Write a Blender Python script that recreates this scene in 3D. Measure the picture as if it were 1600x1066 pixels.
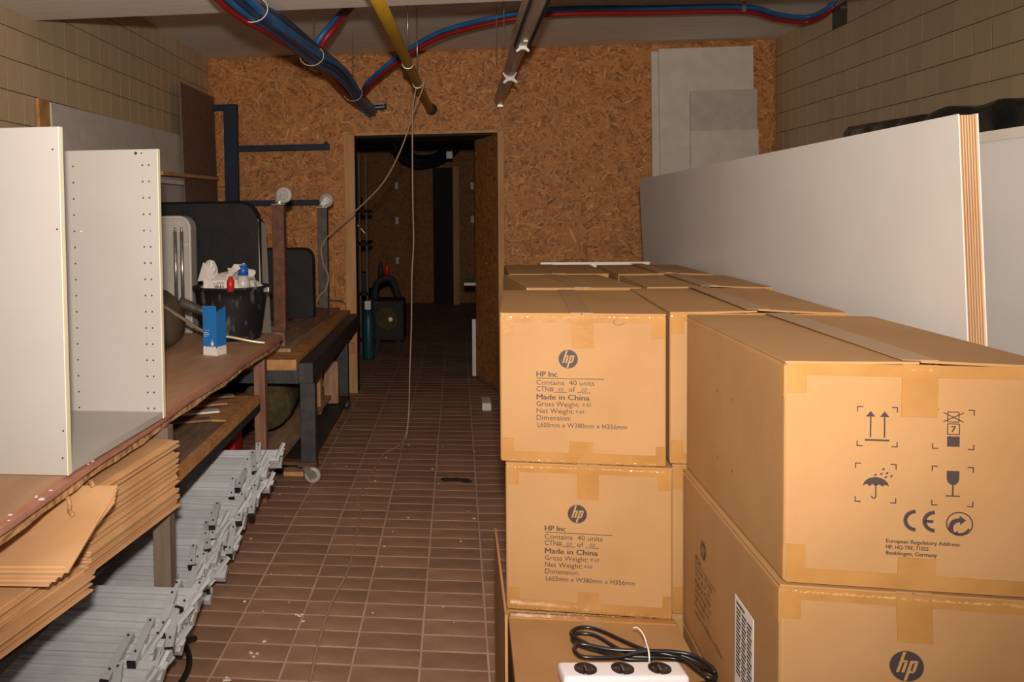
import bpy, bmesh, math, random
from mathutils import Vector, Matrix, noise
S = bpy.context.scene
for o in list(bpy.data.objects): bpy.data.objects.remove(o)
COL = S.collection
R = random.Random(7)
PI = math.pi

# ------------------------------------------------------------------ camera, light, exposure
cam_d = bpy.data.cameras.new('camera'); cam = bpy.data.objects.new('camera', cam_d); COL.objects.link(cam)
fw = Vector((-0.11325754, 0.99269849, -0.04150219)); rt = Vector((0.99352659, 0.11278378, -0.01359192)); up = rt.cross(fw)
m = Matrix((rt, up, -fw)).transposed().to_4x4(); m.translation = Vector((0, 0, 1.3282)); cam.matrix_world = m
cam_d.sensor_width = 36; cam_d.lens = 1352.75 / 1600 * 36
cam_d.shift_x = 0.1499; cam_d.shift_y = -0.0908; cam_d.clip_start = .05
S.camera = cam
S.view_settings.view_transform = 'Standard'; S.view_settings.look = 'None'
S.view_settings.gamma = 1; S.view_settings.use_curve_mapping = False
S.view_settings.exposure = 0.0
w = bpy.data.worlds.new('world'); S.world = w; w.use_nodes = True
w.node_tree.nodes['Background'].inputs[0].default_value = (1.0, .90, .80, 1)
w.node_tree.nodes['Background'].inputs[1].default_value = 0.47
# the camera's flash, just above the lens
ld = bpy.data.lights.new('flash', 'SPOT'); lo = bpy.data.objects.new('flash', ld); COL.objects.link(lo)
lo.location = (0.0, -.05, 1.50); ld.energy = 420; ld.color = (1.0, .90, .80); ld.shadow_soft_size = .035
ld.spot_size = math.radians(99); ld.spot_blend = 1.0
lo.rotation_euler = (Vector((-.05, 6.3, 1.55)) - Vector((0, -.05, 1.50))).to_track_quat('-Z', 'Y').to_euler()

# ------------------------------------------------------------------ materials
M = {}
def mat(name, col, rough=.7, metal=0, col2=None, scale=8, detail=4, stretch=(1, 1, 1), bump=0, bscale=60, vary=0, spec=.4, contrast=(.35, .65), attr=None, coat=0):
    mt = bpy.data.materials.new(name); mt.use_nodes = True; nt = mt.node_tree; N = nt.nodes; L = nt.links
    b = N['Principled BSDF']; b.inputs['Roughness'].default_value = rough; b.inputs['Metallic'].default_value = metal
    b.inputs['Specular IOR Level'].default_value = spec; b.inputs['Coat Weight'].default_value = coat
    b.inputs['Base Color'].default_value = (*col, 1)
    tc = N.new('ShaderNodeTexCoord'); mp = N.new('ShaderNodeMapping'); L.new(tc.outputs['Object'], mp.inputs[0])
    mp.inputs['Scale'].default_value = stretch
    src = None
    if attr:
        a = N.new('ShaderNodeAttribute'); a.attribute_name = attr; src = a.outputs['Color']
    elif col2:
        n = N.new('ShaderNodeTexNoise'); n.inputs['Scale'].default_value = scale; n.inputs['Detail'].default_value = detail
        L.new(mp.outputs[0], n.inputs['Vector'])
        r = N.new('ShaderNodeValToRGB'); r.color_ramp.elements[0].position = contrast[0]; r.color_ramp.elements[1].position = contrast[1]
        r.color_ramp.elements[0].color = (*col, 1); r.color_ramp.elements[1].color = (*col2, 1)
        L.new(n.outputs['Fac'], r.inputs[0]); src = r.outputs[0]
    if vary:
        oi = N.new('ShaderNodeObjectInfo'); hs = N.new('ShaderNodeHueSaturation')
        mr = N.new('ShaderNodeMapRange'); mr.inputs[3].default_value = 1 - vary; mr.inputs[4].default_value = 1 + vary
        L.new(oi.outputs['Random'], mr.inputs[0]); L.new(mr.outputs[0], hs.inputs['Value'])
        if src: L.new(src, hs.inputs['Color'])
        else: hs.inputs['Color'].default_value = (*col, 1)
        src = hs.outputs[0]
    if src: L.new(src, b.inputs['Base Color'])
    if bump:
        n2 = N.new('ShaderNodeTexNoise'); n2.inputs['Scale'].default_value = bscale; n2.inputs['Detail'].default_value = 3
        L.new(mp.outputs[0], n2.inputs['Vector'])
        bp = N.new('ShaderNodeBump'); bp.inputs['Strength'].default_value = bump; bp.inputs['Distance'].default_value = .004
        L.new(n2.outputs['Fac'], bp.inputs['Height']); L.new(bp.outputs[0], b.inputs['Normal'])
    M[name] = mt; return mt
mat('kraft', (.35, .188, .076), .66, col2=(.39, .216, .090), scale=5, detail=6, bump=.08, bscale=90, spec=.25)
mat('kraft_edge', (.50, .30, .14), .8, col2=(.62, .40, .20), scale=40)
mat('tape', (.335, .160, .044), .22, col2=(.385, .19, .056), scale=14, bump=.35, bscale=28, spec=.55)
mat('ink', (.045, .03, .028), .6)
mat('pen', (.05, .05, .08), .6)
mat('white_panel', (.64, .60, .56), .42, col2=(.68, .64, .60), scale=3, spec=.4)
mat('grey_panel', (.60, .53, .46), .6, col2=(.66, .59, .52), scale=12)
mat('grey_panel_dark', (.47, .41, .36), .65, col2=(.54, .48, .42), scale=12)
mat('panel_edge', (.78, .72, .52), .5)
mat('hole', (.03, .025, .02), .9)
mat('ply_light', (.56, .36, .20), .7, col2=(.47, .28, .145), scale=30, stretch=(1, 1, .15))
mat('ply_dark', (.29, .155, .07), .7, col2=(.24, .115, .05), scale=30, stretch=(1, 1, .15))
mat('floor_tile', (.27, .140, .086), .62, col2=(.38, .215, .14), scale=5, detail=8, bump=.12, bscale=70, vary=.14)
mat('grout', (.58, .40, .31), .9, col2=(.44, .29, .215), scale=7)
mat('wall_tile', (.48, .36, .22), .42, col2=(.57, .435, .275), scale=3, detail=6, vary=.05, spec=.35)
mat('wall_grout', (.06, .045, .032), .9)
mat('concrete', (.88, .82, .75), .85, col2=(.74, .67, .60), scale=5, detail=10, stretch=(1, 6, 1), bump=.3, bscale=30, contrast=(.3, .7))
mat('concrete_beam', (.90, .82, .73), .85, col2=(.80, .72, .63), scale=6, detail=10, stretch=(1, 6, 1), bump=.3, bscale=30)
mat('osb_base', (.42, .18, .06), .75, col2=(.25, .11, .04), scale=28, detail=5, bump=.2)
mat('osb_strand', (.4, .2, .08), .6, attr='Col', bump=.1, bscale=120)
mat('timber', (0.644, 0.350, 0.154), .75, col2=(0.476, 0.238, 0.098), scale=14, detail=6, stretch=(1, 1, .12), bump=.15)
mat('bench_ply', (.52, .30, .17), .6, col2=(.40, .22, .125), scale=6, detail=8, stretch=(3, .6, 1), bump=.1, contrast=(.3, .7))
mat('bench_red', (.42, .17, .12), .5, col2=(.50, .24, .16), scale=14)
mat('bench_chip', (.62, .36, .17), .95, col2=(.26, .13, .055), scale=38, detail=6, bump=1.0, bscale=45)
mat('dirty_wood', (0.280, 0.161, 0.098), .8, col2=(0.168, 0.095, 0.063), scale=8, detail=8, stretch=(4, .6, 1), bump=.3)
mat('dirty_wood_light', (0.462, 0.280, 0.168), .8, col2=(0.308, 0.175, 0.105), scale=9, detail=8, stretch=(4, .6, 1), bump=.2)
mat('orange_wood', (0.588, 0.294, 0.098), .75, col2=(0.392, 0.182, 0.063), scale=20, detail=6, bump=.15)
mat('post_wood', (0.224, 0.161, 0.112), .8, col2=(0.140, 0.098, 0.070), scale=16, detail=7, stretch=(2, 2, .15), bump=.3)
mat('red_wood', (0.308, 0.140, 0.084), .8, col2=(0.182, 0.084, 0.056), scale=16, detail=7, stretch=(2, 2, .2), bump=.3)
mat('hardboard', (.74, .44, .22), .55, col2=(.62, .35, .165), scale=6, detail=5, vary=.12)
mat('steel_grey', (.42, .435, .45), .5, .0, col2=(.50, .51, .52), scale=12, vary=.08, spec=.5)
mat('steel_dark', (.035, .035, .038), .55, .3, col2=(.06, .055, .05), scale=20, spec=.5)
mat('steel_rust', (.19, .075, .045), .75, .2, col2=(.11, .045, .03), scale=22, detail=8, bump=.3)
mat('steel_old', (.12, .10, .085), .6, .4, col2=(.07, .06, .05), scale=22, detail=8, bump=.3)
mat('galvanised', (.55, .52, .46), .28, .85, col2=(.35, .33, .30), scale=30)
mat('rubber_black', (.012, .012, .013), .5)
mat('black_plastic', (.008, .008, .008), .55, col2=(.014, .014, .013), scale=10, bump=.35, bscale=120, spec=.22)
mat('black_foil', (.008, .013, .012), .22, col2=(.02, .035, .03), scale=14, bump=.8, bscale=12, spec=.6)
mat('bucket_plastic', (.010, .010, .010), .6, col2=(.20, .19, .16), scale=26, detail=9, stretch=(1, 1, .4), contrast=(.56, .80), spec=.3)
mat('bag', (.62, .56, .50), .55, col2=(.74, .68, .62), scale=12, bump=.8, bscale=22)
mat('blue_card', (.02, .16, .46), .45)
mat('white_card', (.72, .68, .64), .5)
mat('blue_plastic', (.01, .09, .38), .35)
mat('red_plastic', (.50, .02, .015), .35)
mat('clear_white', (.5, .47, .44), .3)
mat('bronze', (.075, .05, .035), .45, .2, col2=(.11, .08, .055), scale=5, bump=.15)
mat('white_melamine', (.395, .36, .33), .4, col2=(.425, .39, .36), scale=3, spec=.4)
mat('grey_board', (.56, .50, .45), .6, col2=(.62, .56, .5), scale=12)
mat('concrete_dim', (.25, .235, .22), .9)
mat('suitcase', (.40, .37, .345), .5, col2=(.46, .42, .39), scale=8)
mat('pipe_yellow', (.46, .26, .015), .45, col2=(.38, .21, .015), scale=8, bump=.1)
mat('tube_blue', (.012, .10, .27), .42, col2=(.02, .14, .35), scale=10, spec=.5)
mat('tube_dark', (.012, .028, .07), .4, col2=(.02, .05, .11), scale=10, spec=.5)
mat('tube_red', (.26, .012, .012), .42, spec=.5)
mat('cable_white', (.62, .52, .42), .5)
mat('cable_beige', (.42, .27, .18), .55)
mat('cord_black', (.012, .010, .012), .32, spec=.6)
mat('zinc_channel', (0.546, 0.455, 0.382), .4, .45, col2=(0.382, 0.309, 0.255), scale=8, stretch=(6, .5, 1))
mat('clip_white', (.80, .76, .72), .35)
mat('rack_blue', (.004, .014, .034), .6, col2=(.006, .02, .045), scale=14)
mat('dark_frame', (.02, .017, .014), .8)
mat('strip_white', (.78, .73, .76), .3)
mat('socket', (.012, .010, .016), .25)
mat('carpet_roll', (.10, .075, .025), .95, col2=(.06, .045, .018), scale=30, bump=.6)
mat('teal', (.01, .07, .09), .4)
mat('debris', (.65, .55, .48), .9)
mat('dirt', (.04, .022, .016), .95)
mat('wheel_grey', (.42, .37, .32), .45)
mat('label_paper', (.70, .69, .68), .5)
mat('hose_metal', (.50, .43, .30), .35, .7)
mat('brown_board', (.17, .10, .065), .7, col2=(.22, .135, .09), scale=40)
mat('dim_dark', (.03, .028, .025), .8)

# ------------------------------------------------------------------ mesh helpers
class MB:
    def __init__(s): s.v = []; s.f = []; s.m = []
    def add(s, vs, fs, mi=0):
        n = len(s.v); s.v += [Vector(v) for v in vs]; s.f += [tuple(i + n for i in f) for f in fs]; s.m += [mi] * len(fs); return s
    def hexa(s, c, mi=0):   # c: 8 corners bottom 4 (ccw) then top 4
        return s.add(c, [(3, 2, 1, 0), (4, 5, 6, 7), (0, 1, 5, 4), (1, 2, 6, 5), (2, 3, 7, 6), (3, 0, 4, 7)], mi)
    def box(s, a, b, mi=0):
        x0, y0, z0 = [min(a[i], b[i]) for i in range(3)]; x1, y1, z1 = [max(a[i], b[i]) for i in range(3)]
        return s.hexa([(x0, y0, z0), (x1, y0, z0), (x1, y1, z0), (x0, y1, z0), (x0, y0, z1), (x1, y0, z1), (x1, y1, z1), (x0, y1, z1)], mi)
    def bbox(s, a, b, bev=.004, seg=2, mi=0, xf=None):   # bevelled box
        bm = bmesh.new(); bmesh.ops.create_cube(bm, size=1)
        for v in bm.verts: v.co = Vector([a[i] + (b[i] - a[i]) * (v.co[i] + .5) for i in range(3)])
        bmesh.ops.bevel(bm, geom=bm.edges[:], offset=bev, segments=seg, affect='EDGES', profile=.6)
        bm.verts.index_update(); vs = [xf @ v.co if xf else v.co.copy() for v in bm.verts]; fs = [[v.index for v in f.verts] for f in bm.faces]; bm.free()
        return s.add(vs, fs, mi)
    def bar(s, p, q, w, h, upv=(0, 0, 1), mi=0):
        p, q = Vector(p), Vector(q); d = (q - p).normalized(); u = Vector(upv); sd = d.cross(u)
        if sd.length < 1e-4: sd = d.cross(Vector((0, 1, 0)))
        sd.normalize(); u = sd.cross(d); a = sd * w / 2; b = u * h / 2
        return s.hexa([p - a - b, p + a - b, q + a - b, q - a - b, p - a + b, p + a + b, q + a + b, q - a + b], mi)
    def tube(s, pts, r, n=8, mi=0, cap=True):
        pts = [Vector(p) for p in pts]; k = len(pts); rs = r if isinstance(r, (list, tuple)) else [r] * k
        t0 = (pts[1] - pts[0]).normalized(); a = t0.orthogonal().normalized(); vs = []
        for i, p in enumerate(pts):
            t = (pts[min(i + 1, k - 1)] - pts[max(i - 1, 0)]).normalized()
            a = (a - t * a.dot(t)); a = a.normalized() if a.length > 1e-6 else t.orthogonal().normalized(); b = t.cross(a)
            for j in range(n):
                an = 2 * PI * j / n; vs.append(p + (a * math.cos(an) + b * math.sin(an)) * rs[i])
        fs = [(i * n + j, i * n + (j + 1) % n, (i + 1) * n + (j + 1) % n, (i + 1) * n + j) for i in range(k - 1) for j in range(n)]
        if cap: fs += [tuple(range(n))[::-1], tuple((k - 1) * n + j for j in range(n))]
        return s.add(vs, fs, mi)
    def lathe(s, prof, c, n=24, axis=(0, 0, 1), mi=0, sx=1, sy=1):
        ax = Vector(axis).normalized(); a = ax.orthogonal().normalized(); b = ax.cross(a); c = Vector(c); vs = []
        for r, z in prof:
            for j in range(n):
                an = 2 * PI * j / n; vs.append(c + (a * math.cos(an) * sx + b * math.sin(an) * sy) * r + ax * z)
        k = len(prof)
        fs = [(i * n + j, i * n + (j + 1) % n, (i + 1) * n + (j + 1) % n, (i + 1) * n + j) for i in range(k - 1) for j in range(n)]
        return s.add(vs, fs, mi)
    def disc(s, c, r, axis=(0, 0, 1), t=.01, n=20, mi=0):
        return s.lathe([(1e-4, -t / 2), (r, -t / 2), (r, t / 2), (1e-4, t / 2)], c, n, axis, mi)
    def prism(s, poly, U, V, W, O, t, mi=0):   # polygon (u,v) extruded along W by t
        n = len(poly); U, V, W, O = map(Vector, (U, V, W, O))
        vs = [O + U * u + V * v for u, v in poly] + [O + U * u + V * v + W * t for u, v in poly]
        fs = [tuple(range(n))[::-1], tuple(range(n, 2 * n))] + [(i, (i + 1) % n, n + (i + 1) % n, n + i) for i in range(n)]
        return s.add(vs, fs, mi)
def wloc(o):
    p = Vector((0, 0, 0))
    while o is not None: p += o.location; o = o.parent
    return p
def build(mb, name, mt, parent=None, smooth=False, loc=None):
    if isinstance(mt, str): mt = [mt]
    if loc is None:
        if parent is not None: loc = wloc(parent)
        else:
            xs = [v.x for v in mb.v]; ys = [v.y for v in mb.v]; zs = [v.z for v in mb.v]
            loc = Vector(((min(xs) + max(xs)) / 2, (min(ys) + max(ys)) / 2, min(zs)))
    loc = Vector(loc)
    me = bpy.data.meshes.new(name); me.from_pydata([v - loc for v in mb.v], [], mb.f)
    for q in mt: me.materials.append(M[q])
    if any(mb.m): me.polygons.foreach_set('material_index', mb.m)
    bm = bmesh.new(); bm.from_mesh(me); bmesh.ops.recalc_face_normals(bm, faces=bm.faces[:]); bm.to_mesh(me); bm.free()
    if smooth: me.polygons.foreach_set('use_smooth', [True] * len(me.polygons))
    me.update()
    o = bpy.data.objects.new(name, me); COL.objects.link(o)
    if parent is not None: o.parent = parent; o.location = loc - wloc(parent)
    else: o.location = loc
    return o
def tag(o, label=None, cat=None, group=None, kind=None):
    if label: o['label'] = label
    if cat: o['category'] = cat
    if group: o['group'] = group
    if kind: o['kind'] = kind
    return o
def thing(name, loc, label, cat, group=None):
    o = bpy.data.objects.new(name, None); COL.objects.link(o); o.location = loc; o.empty_display_size = .05
    return tag(o, label, cat, group)
def struct(name, mb, mt): return tag(build(mb, name, mt), kind='structure')
def smooth_path(pts, n=6):
    P = [Vector(p) for p in pts]; out = []
    for i in range(len(P) - 1):
        a, b, c, d = P[max(i - 1, 0)], P[i], P[i + 1], P[min(i + 2, len(P) - 1)]
        for k in range(n):
            t = k / n
            out.append(.5 * ((2 * b) + (c - a) * t + (2 * a - 5 * b + 4 * c - d) * t * t + (3 * b - a - 3 * c + d) * t ** 3))
    out.append(P[-1]); return out
class Face:     # flat frame on a box side: u right, v down, off = out of the face
    def __init__(s, O, U, V, N): s.O, s.U, s.V, s.N = Vector(O), Vector(U).normalized(), Vector(V).normalized(), Vector(N).normalized()
    def p(s, u, v, off=.0012): return s.O + s.U * u + s.V * v + s.N * off
def poly(mb, F, pts, off=.0012, mi=0): mb.add([F.p(u, v, off) for u, v in pts], [tuple(range(len(pts)))], mi)
def rect(mb, F, u0, v0, u1, v1, off=.0012, mi=0): poly(mb, F, [(u0, v0), (u1, v0), (u1, v1), (u0, v1)], off, mi)
def slab(mb, F, u0, v0, u1, v1, t=.0008, mi=0, sk=0):
    c = [(u0, v0), (u1, v0), (u1 + sk, v1), (u0 + sk, v1)]
    mb.hexa([F.p(u, v, 0) for u, v in c] + [F.p(u, v, t) for u, v in c], mi)
def stroke(mb, F, pts, w, off=.0012, mi=0):
    for (a, b), (c, d) in zip(pts[:-1], pts[1:]):
        L = math.hypot(c - a, d - b) or 1; nx, ny = -(d - b) / L * w / 2, (c - a) / L * w / 2
        poly(mb, F, [(a + nx, b + ny), (c + nx, d + ny), (c - nx, d - ny), (a - nx, b - ny)], off, mi)
_tc = {}
def text_geo(s, bold, shear=0):
    k = (s, bold, shear)
    if k in _tc: return _tc[k]
    c = bpy.data.curves.new('t', 'FONT'); c.body = s; c.size = 1; c.offset = bold; c.shear = shear; c.resolution_u = 3
    o = bpy.data.objects.new('t', c); COL.objects.link(o)
    dg = bpy.context.evaluated_depsgraph_get(); me = bpy.data.meshes.new_from_object(o.evaluated_get(dg))
    g = ([(v.co.x, v.co.y) for v in me.vertices], [tuple(p.vertices) for p in me.polygons])
    bpy.data.objects.remove(o); bpy.data.curves.remove(c); bpy.data.meshes.remove(me); _tc[k] = g; return g
def text(mb, F, s, u, v, cap, width=None, bold=.0, off=.0013, shear=0, flip=False, mi=0):   # v = baseline
    vs, fs = text_geo(s, 0, shear); x0 = min(a for a, b in vs); x1 = max(a for a, b in vs)
    sy = cap / .69; sx = (width / (x1 - x0)) if width else sy
    k = -1 if flip else 1
    for q in ((0, .035, .07) if bold >= .008 else (0,)):     # heavier lettering: the print is struck again slightly shifted
        mb.add([F.p(u + k * (a - x0) * sx + q * cap, v - k * b * sy, off + q * .001) for a, b in vs], fs, mi)

# ------------------------------------------------------------------ the setting
XL, XR, YB, ZC = -1.83, 2.20, 6.31, 2.485
# floor: tiles 20 x 10 cm
fl = MB(); fl.box((XL - .1, -1.0, -.06), (XR + .1, 13.2, -.0018))
floor = struct('floor', fl, 'grout')
tp = MB(); tw, tl = .1992, .1011; g = .0065
def tile_mb(w, l, h, bev=.0012):
    mb = MB(); a, b = w / 2, l / 2; c, d = a - bev, b - bev
    mb.add([(-a, -b, -h), (a, -b, -h), (a, b, -h), (-a, b, -h), (-a, -b, -bev), (a, -b, -bev), (a, b, -bev), (-a, b, -bev), (-c, -d, 0), (c, -d, 0), (c, d, 0), (-c, d, 0)],
           [(0, 1, 5, 4), (1, 2, 6, 5), (2, 3, 7, 6), (3, 0, 4, 7), (4, 5, 9, 8), (5, 6, 10, 9), (6, 7, 11, 10), (7, 4, 8, 11), (8, 9, 10, 11)])
    return mb
x0t, y0t = -.5171 + tw / 2, 3.4784 + tl / 2
tiles = []
for i in range(-7, 15):
    for j in range(-32, 96):
        x, y = x0t + i * tw, y0t + j * tl
        if x - tw / 2 < XL - .1 or x + tw / 2 > XR + .1 or y > 13.1: continue
        vis = -1.1 < x < .22 and 1.75 < y < 6.3 and not (y < 2.1 and x > .1) and not (x < -.75 and y < 2.3)
        tiles.append((0 if vis else 1, y, x))
tiles.sort()
proto = None; stuffm = MB(); cnt = 0
for fl_, y, x in tiles:
    if fl_ == 0 and cnt < 300:
        dz = R.uniform(-.0006, .0006); cnt += 1
        if proto is None:
            proto = build(tile_mb(tw - g, tl - g, .003), 'tile', 'floor_tile', floor, loc=(0, 0, 0)); o = proto
        else: o = proto.copy(); COL.objects.link(o)
        o.parent = floor; o.location = Vector((x, y, dz)) - floor.location; o.rotation_euler = (R.uniform(-.003, .003), R.uniform(-.003, .003), R.uniform(-.004, .004))
    else:
        a, b = (tw - g) / 2, (tl - g) / 2
        stuffm.add([(x - a, y - b, 0), (x + a, y - b, 0), (x + a, y + b, 0), (x - a, y + b, 0), (x - a, y - b, -.003), (x + a, y - b, -.003), (x + a, y + b, -.003), (x - a, y + b, -.003)],
                   [(0, 1, 2, 3), (4, 5, 1, 0), (5, 6, 2, 1), (6, 7, 3, 2), (7, 4, 0, 3)])
tag(build(stuffm, 'floor_tiles', 'floor_tile', floor), kind='stuff')
cr = MB()
for k in range(60):
    x, y = R.uniform(-.95, .1), R.uniform(1.9, 5.5); s_ = R.uniform(.002, .007)
    cr.lathe([(1e-4, .0), (s_, .0005), (s_ * .6, s_ * .5), (1e-4, s_ * .55)], (x, y, .0004), 6, sx=R.uniform(.6, 1.5))
for (x, y) in ((-.53, 2.76), (-.62, 2.50), (-.66, 2.36)):
    for k in range(4): cr.lathe([(1e-4, 0), (.006, .0005), (.004, .003), (1e-4, .004)], (x + R.uniform(-.012, .012), y + R.uniform(-.012, .012), .0004), 6)
tag(build(cr, 'plaster_crumbs', 'debris', floor), kind='stuff')
ds = MB()
for k in range(9): ds.lathe([(1e-4, .0012), (R.uniform(.02, .035), .0008)], (-.06 + k * .012, 4.24 + R.uniform(-.02, .02), .0004), 9)
tag(build(ds, 'dirt_smear', 'dirt', floor), kind='stuff')

# side walls with their tiles (about 13 x 13 cm)
def wall_side(name, x, sgn, ys, zs, holes=()):
    mb = MB(); t = .12
    if holes:
        (ya, yb, za, zb), = holes
        mb.box((x, -1.0, 0), (x + sgn * t, ya, ZC)); mb.box((x, yb, 0), (x + sgn * t, 13.2, ZC)); mb.box((x, ya, 0), (x + sgn * t, yb, za)); mb.box((x + sgn * .10, ya, za), (x + sgn * .14, yb, zb + .01))
    else: mb.box((x, -1.0, 0), (x + sgn * t, 13.2, ZC))
    w_ = struct(name, mb, 'wall_grout')
    ty, tz = .1350, .1310; gg = .0035
    def t_mb(a, b, c, d):
        q = MB(); X0 = x; X1 = x - sgn * .0008; e = .0004
        q.hexa([(X0, a, c), (X0, b, c), (X0, b, d), (X0, a, d), (X1, a + e, c + e), (X1, b - e, c + e), (X1, b - e, d - e), (X1, a + e, d - e)]); return q
    p0 = None; rest = MB(); n = 0
    for i in range(-14, 70):
        for j in range(-16, 8):
            a, b = ys + i * ty, ys + (i + 1) * ty - gg; c, d = zs + j * tz, zs + (j + 1) * tz - gg
            b = min(b, YB - .002) if a < YB else b
            if a > YB - .01 or a < -1: continue
            c = max(c, 0); d = min(d, ZC)
            if d - c < .01: continue
            hit = any(b > h[0] and a < h[1] and d > h[2] and c < h[3] for h in holes)
            if hit:
                (h0, h1, h2, h3), = holes
                for (aa, bb_, cc, dd) in ((a, min(b, h0), c, d), (max(a, h1), b, c, d), (max(a, h0), min(b, h1), c, min(d, h2)), (max(a, h0), min(b, h1), max(c, h3), d)):
                    if bb_ - aa > .003 and dd - cc > .003: q = t_mb(aa, bb_, cc, dd); rest.add(q.v, q.f)
                continue
            full = abs(d - c - tz + gg) < 1e-4 and abs(b - a - ty + gg) < 1e-4
            if full and 3.2 < a and c > 1.35:
                loc = Vector((x, a, c)); n += 1
                if p0 is None: p0 = build(t_mb(a, b, c, d), 'tile', 'wall_tile', w_, loc=loc); o = p0
                else: o = p0.copy(); COL.objects.link(o); o.parent = w_; o.location = loc - w_.location
                o.rotation_euler = (0, R.uniform(-.001, .001), R.uniform(-.001, .001))
            else: rest.add(t_mb(a, b, c, d).v, t_mb(a, b, c, d).f)
    tag(build(rest, 'wall_tiles', 'wall_tile', w_), kind='stuff')
    return w_
wl = wall_side('wall_left', XL, -1, 3.394, 2.1135)
wr = wall_side('wall_right', XR, 1, 3.338, 2.0975, holes=((5.22, 5.42, 2.355, 2.50),))
jag = MB()
for k in range(7): jag.prism([(0, 0), (.028, 0), (.02, -.012 - R.uniform(0, .02)), (.006, -.01 - R.uniform(0, .012))], (0, 1, 0), (0, 0, 1), (-1, 0, 0), (XR + .004, 5.225 + k * .028, 2.485), .008)
build(jag, 'broken_plaster', 'wall_grout', wr)

# ceiling and its beam
cb = MB(); cb.box((XL - .1, -.2, ZC), (XR + .1, 13.2, ZC + .1)); ceiling = struct('ceiling', cb, 'concrete')
bm_ = MB(); bm_.bbox((XL, 3.15, 2.181), (XR, 3.63, ZC + .01), .006, 2)
build(bm_, 'beam', 'concrete_beam', ceiling)

# back wall in OSB with chips as real flakes
OX0, OX1, OZ = -.735, .293, 1.884
wb = MB(); wb.box((XL, YB, 0), (OX0, YB + .08, ZC)); wb.box((OX1, YB, 0), (XR, YB + .08, ZC)); wb.box((OX0, YB, OZ), (OX1, YB + .08, ZC))
wall_back = struct('wall_back', wb, 'osb_base')
PAL = [(.55, .225, .062), (.48, .19, .048), (.60, .27, .085), (.43, .165, .038), (.66, .34, .135), (.34, .12, .026), (.53, .215, .058), (.58, .24, .062), (.23, .08, .017)]
def strands(name, parent, F, W, H, n, dens=1.0, excl=(), sm=1.0, seed=1):
    rr = random.Random(seed); vs = []; fs = []; cols = []
    L = wloc(parent)
    for k in range(n):
        u, v = rr.uniform(0, W), rr.uniform(0, H)
        ln = rr.uniform(.012, .052) * sm; wd = rr.uniform(.0022, .0085) * sm; an = rr.gauss(0, 1.0)
        if rr.random() < .08: ln *= 1.3; wd *= 1.7
        ca, sa = math.cos(an), math.sin(an)
        eu = abs(ca) * ln + abs(sa) * wd; ev = abs(sa) * ln + abs(ca) * wd
        if u - eu < 0 or u + eu > W or v - ev < 0 or v + ev > H: continue
        if any(u + eu > a and u - eu < b and v + ev > c and v - ev < d for a, b, c, d in excl): continue
        off = rr.uniform(.0002, .0022); tl_ = rr.uniform(-.0006, .0006)
        pts = [(-ln, -wd * .3), (-ln * .7, -wd), (ln * .75, -wd * .9), (ln, wd * .2), (ln * .6, wd), (-ln * .8, wd * .8)]
        b0 = len(vs)
        for a, b in pts: vs.append(F.p(u + a * ca - b * sa, v + a * sa + b * ca, off + tl_ * a / ln) - L)
        fs.append(tuple(range(b0, b0 + 6)))
        c = rr.choices(PAL, [5, 5, 3.2, 3.2, 1.2, 1.8, 5, 4, .9])[0]; q = rr.uniform(.82, 1.12)
        cols.append(tuple(x * q for x in c) + (1,))
    me = bpy.data.meshes.new(name); me.from_pydata(vs, [], fs); me.materials.append(M['osb_strand'])
    at = me.color_attributes.new('Col', 'FLOAT_COLOR', 'CORNER')
    buf = []
    for c in cols: buf += list(c) * 6
    at.data.foreach_set('color', buf)
    o = bpy.data.objects.new(name, me); COL.objects.link(o); o.parent = parent
    return tag(o, kind='stuff')
FB = Face((XL, YB, ZC), (1, 0, 0), (0, 0, -1), (0, -1, 0))
strands('wood_strands', wall_back, FB, XR - XL, ZC, 34000, excl=((OX0 - XL, OX1 - XL, ZC - OZ, ZC),), seed=3)
# door recess: frame posts, head, slanted panel
t1 = MB(); t1.bbox((-.812, 6.262, 0), (-.735, YB + .09, 1.89), .003); struct('trim_1', t1, 'timber')
t2 = MB(); t2.bbox((.293, 6.285, 0), (.338, YB + .0, 1.895), .003); struct('trim_2', t2, 'timber')
t3 = MB(); t3.bbox((-.735, 6.29, 1.884), (.293, YB, 1.905), .003); struct('trim_3', t3, 'timber')
hd = MB(); hd.box((-.76, YB + .08, 1.876), (.30, 6.86, 1.90)); struct('trim_4', hd, 'dark_frame')
dl = MB(); dl.prism([(.293, 6.315), (.318, 6.325), (.170, 6.86), (.143, 6.85)], (1, 0, 0), (0, 1, 0), (0, 0, 1), (0, 0, .015), 1.875)
door = struct('door_1', dl, 'osb_base')
dv = Vector((.143 - .293, 6.85 - 6.315, 0)); dn = Vector((-dv.y, dv.x, 0)).normalized()
strands('wood_strands', door, Face((.143, 6.85, 1.89), -dv, (0, 0, -1), dn), dv.length, 1.87, 3800, sm=.8, seed=9)
dk = MB(); dk.box((.112, 6.86, .02), (.140, 6.90, .47)); tag(build(dk, 'edging_strip', 'white_panel'), 'thin white upright strip at the foot of the doorway side', 'trim')

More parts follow.
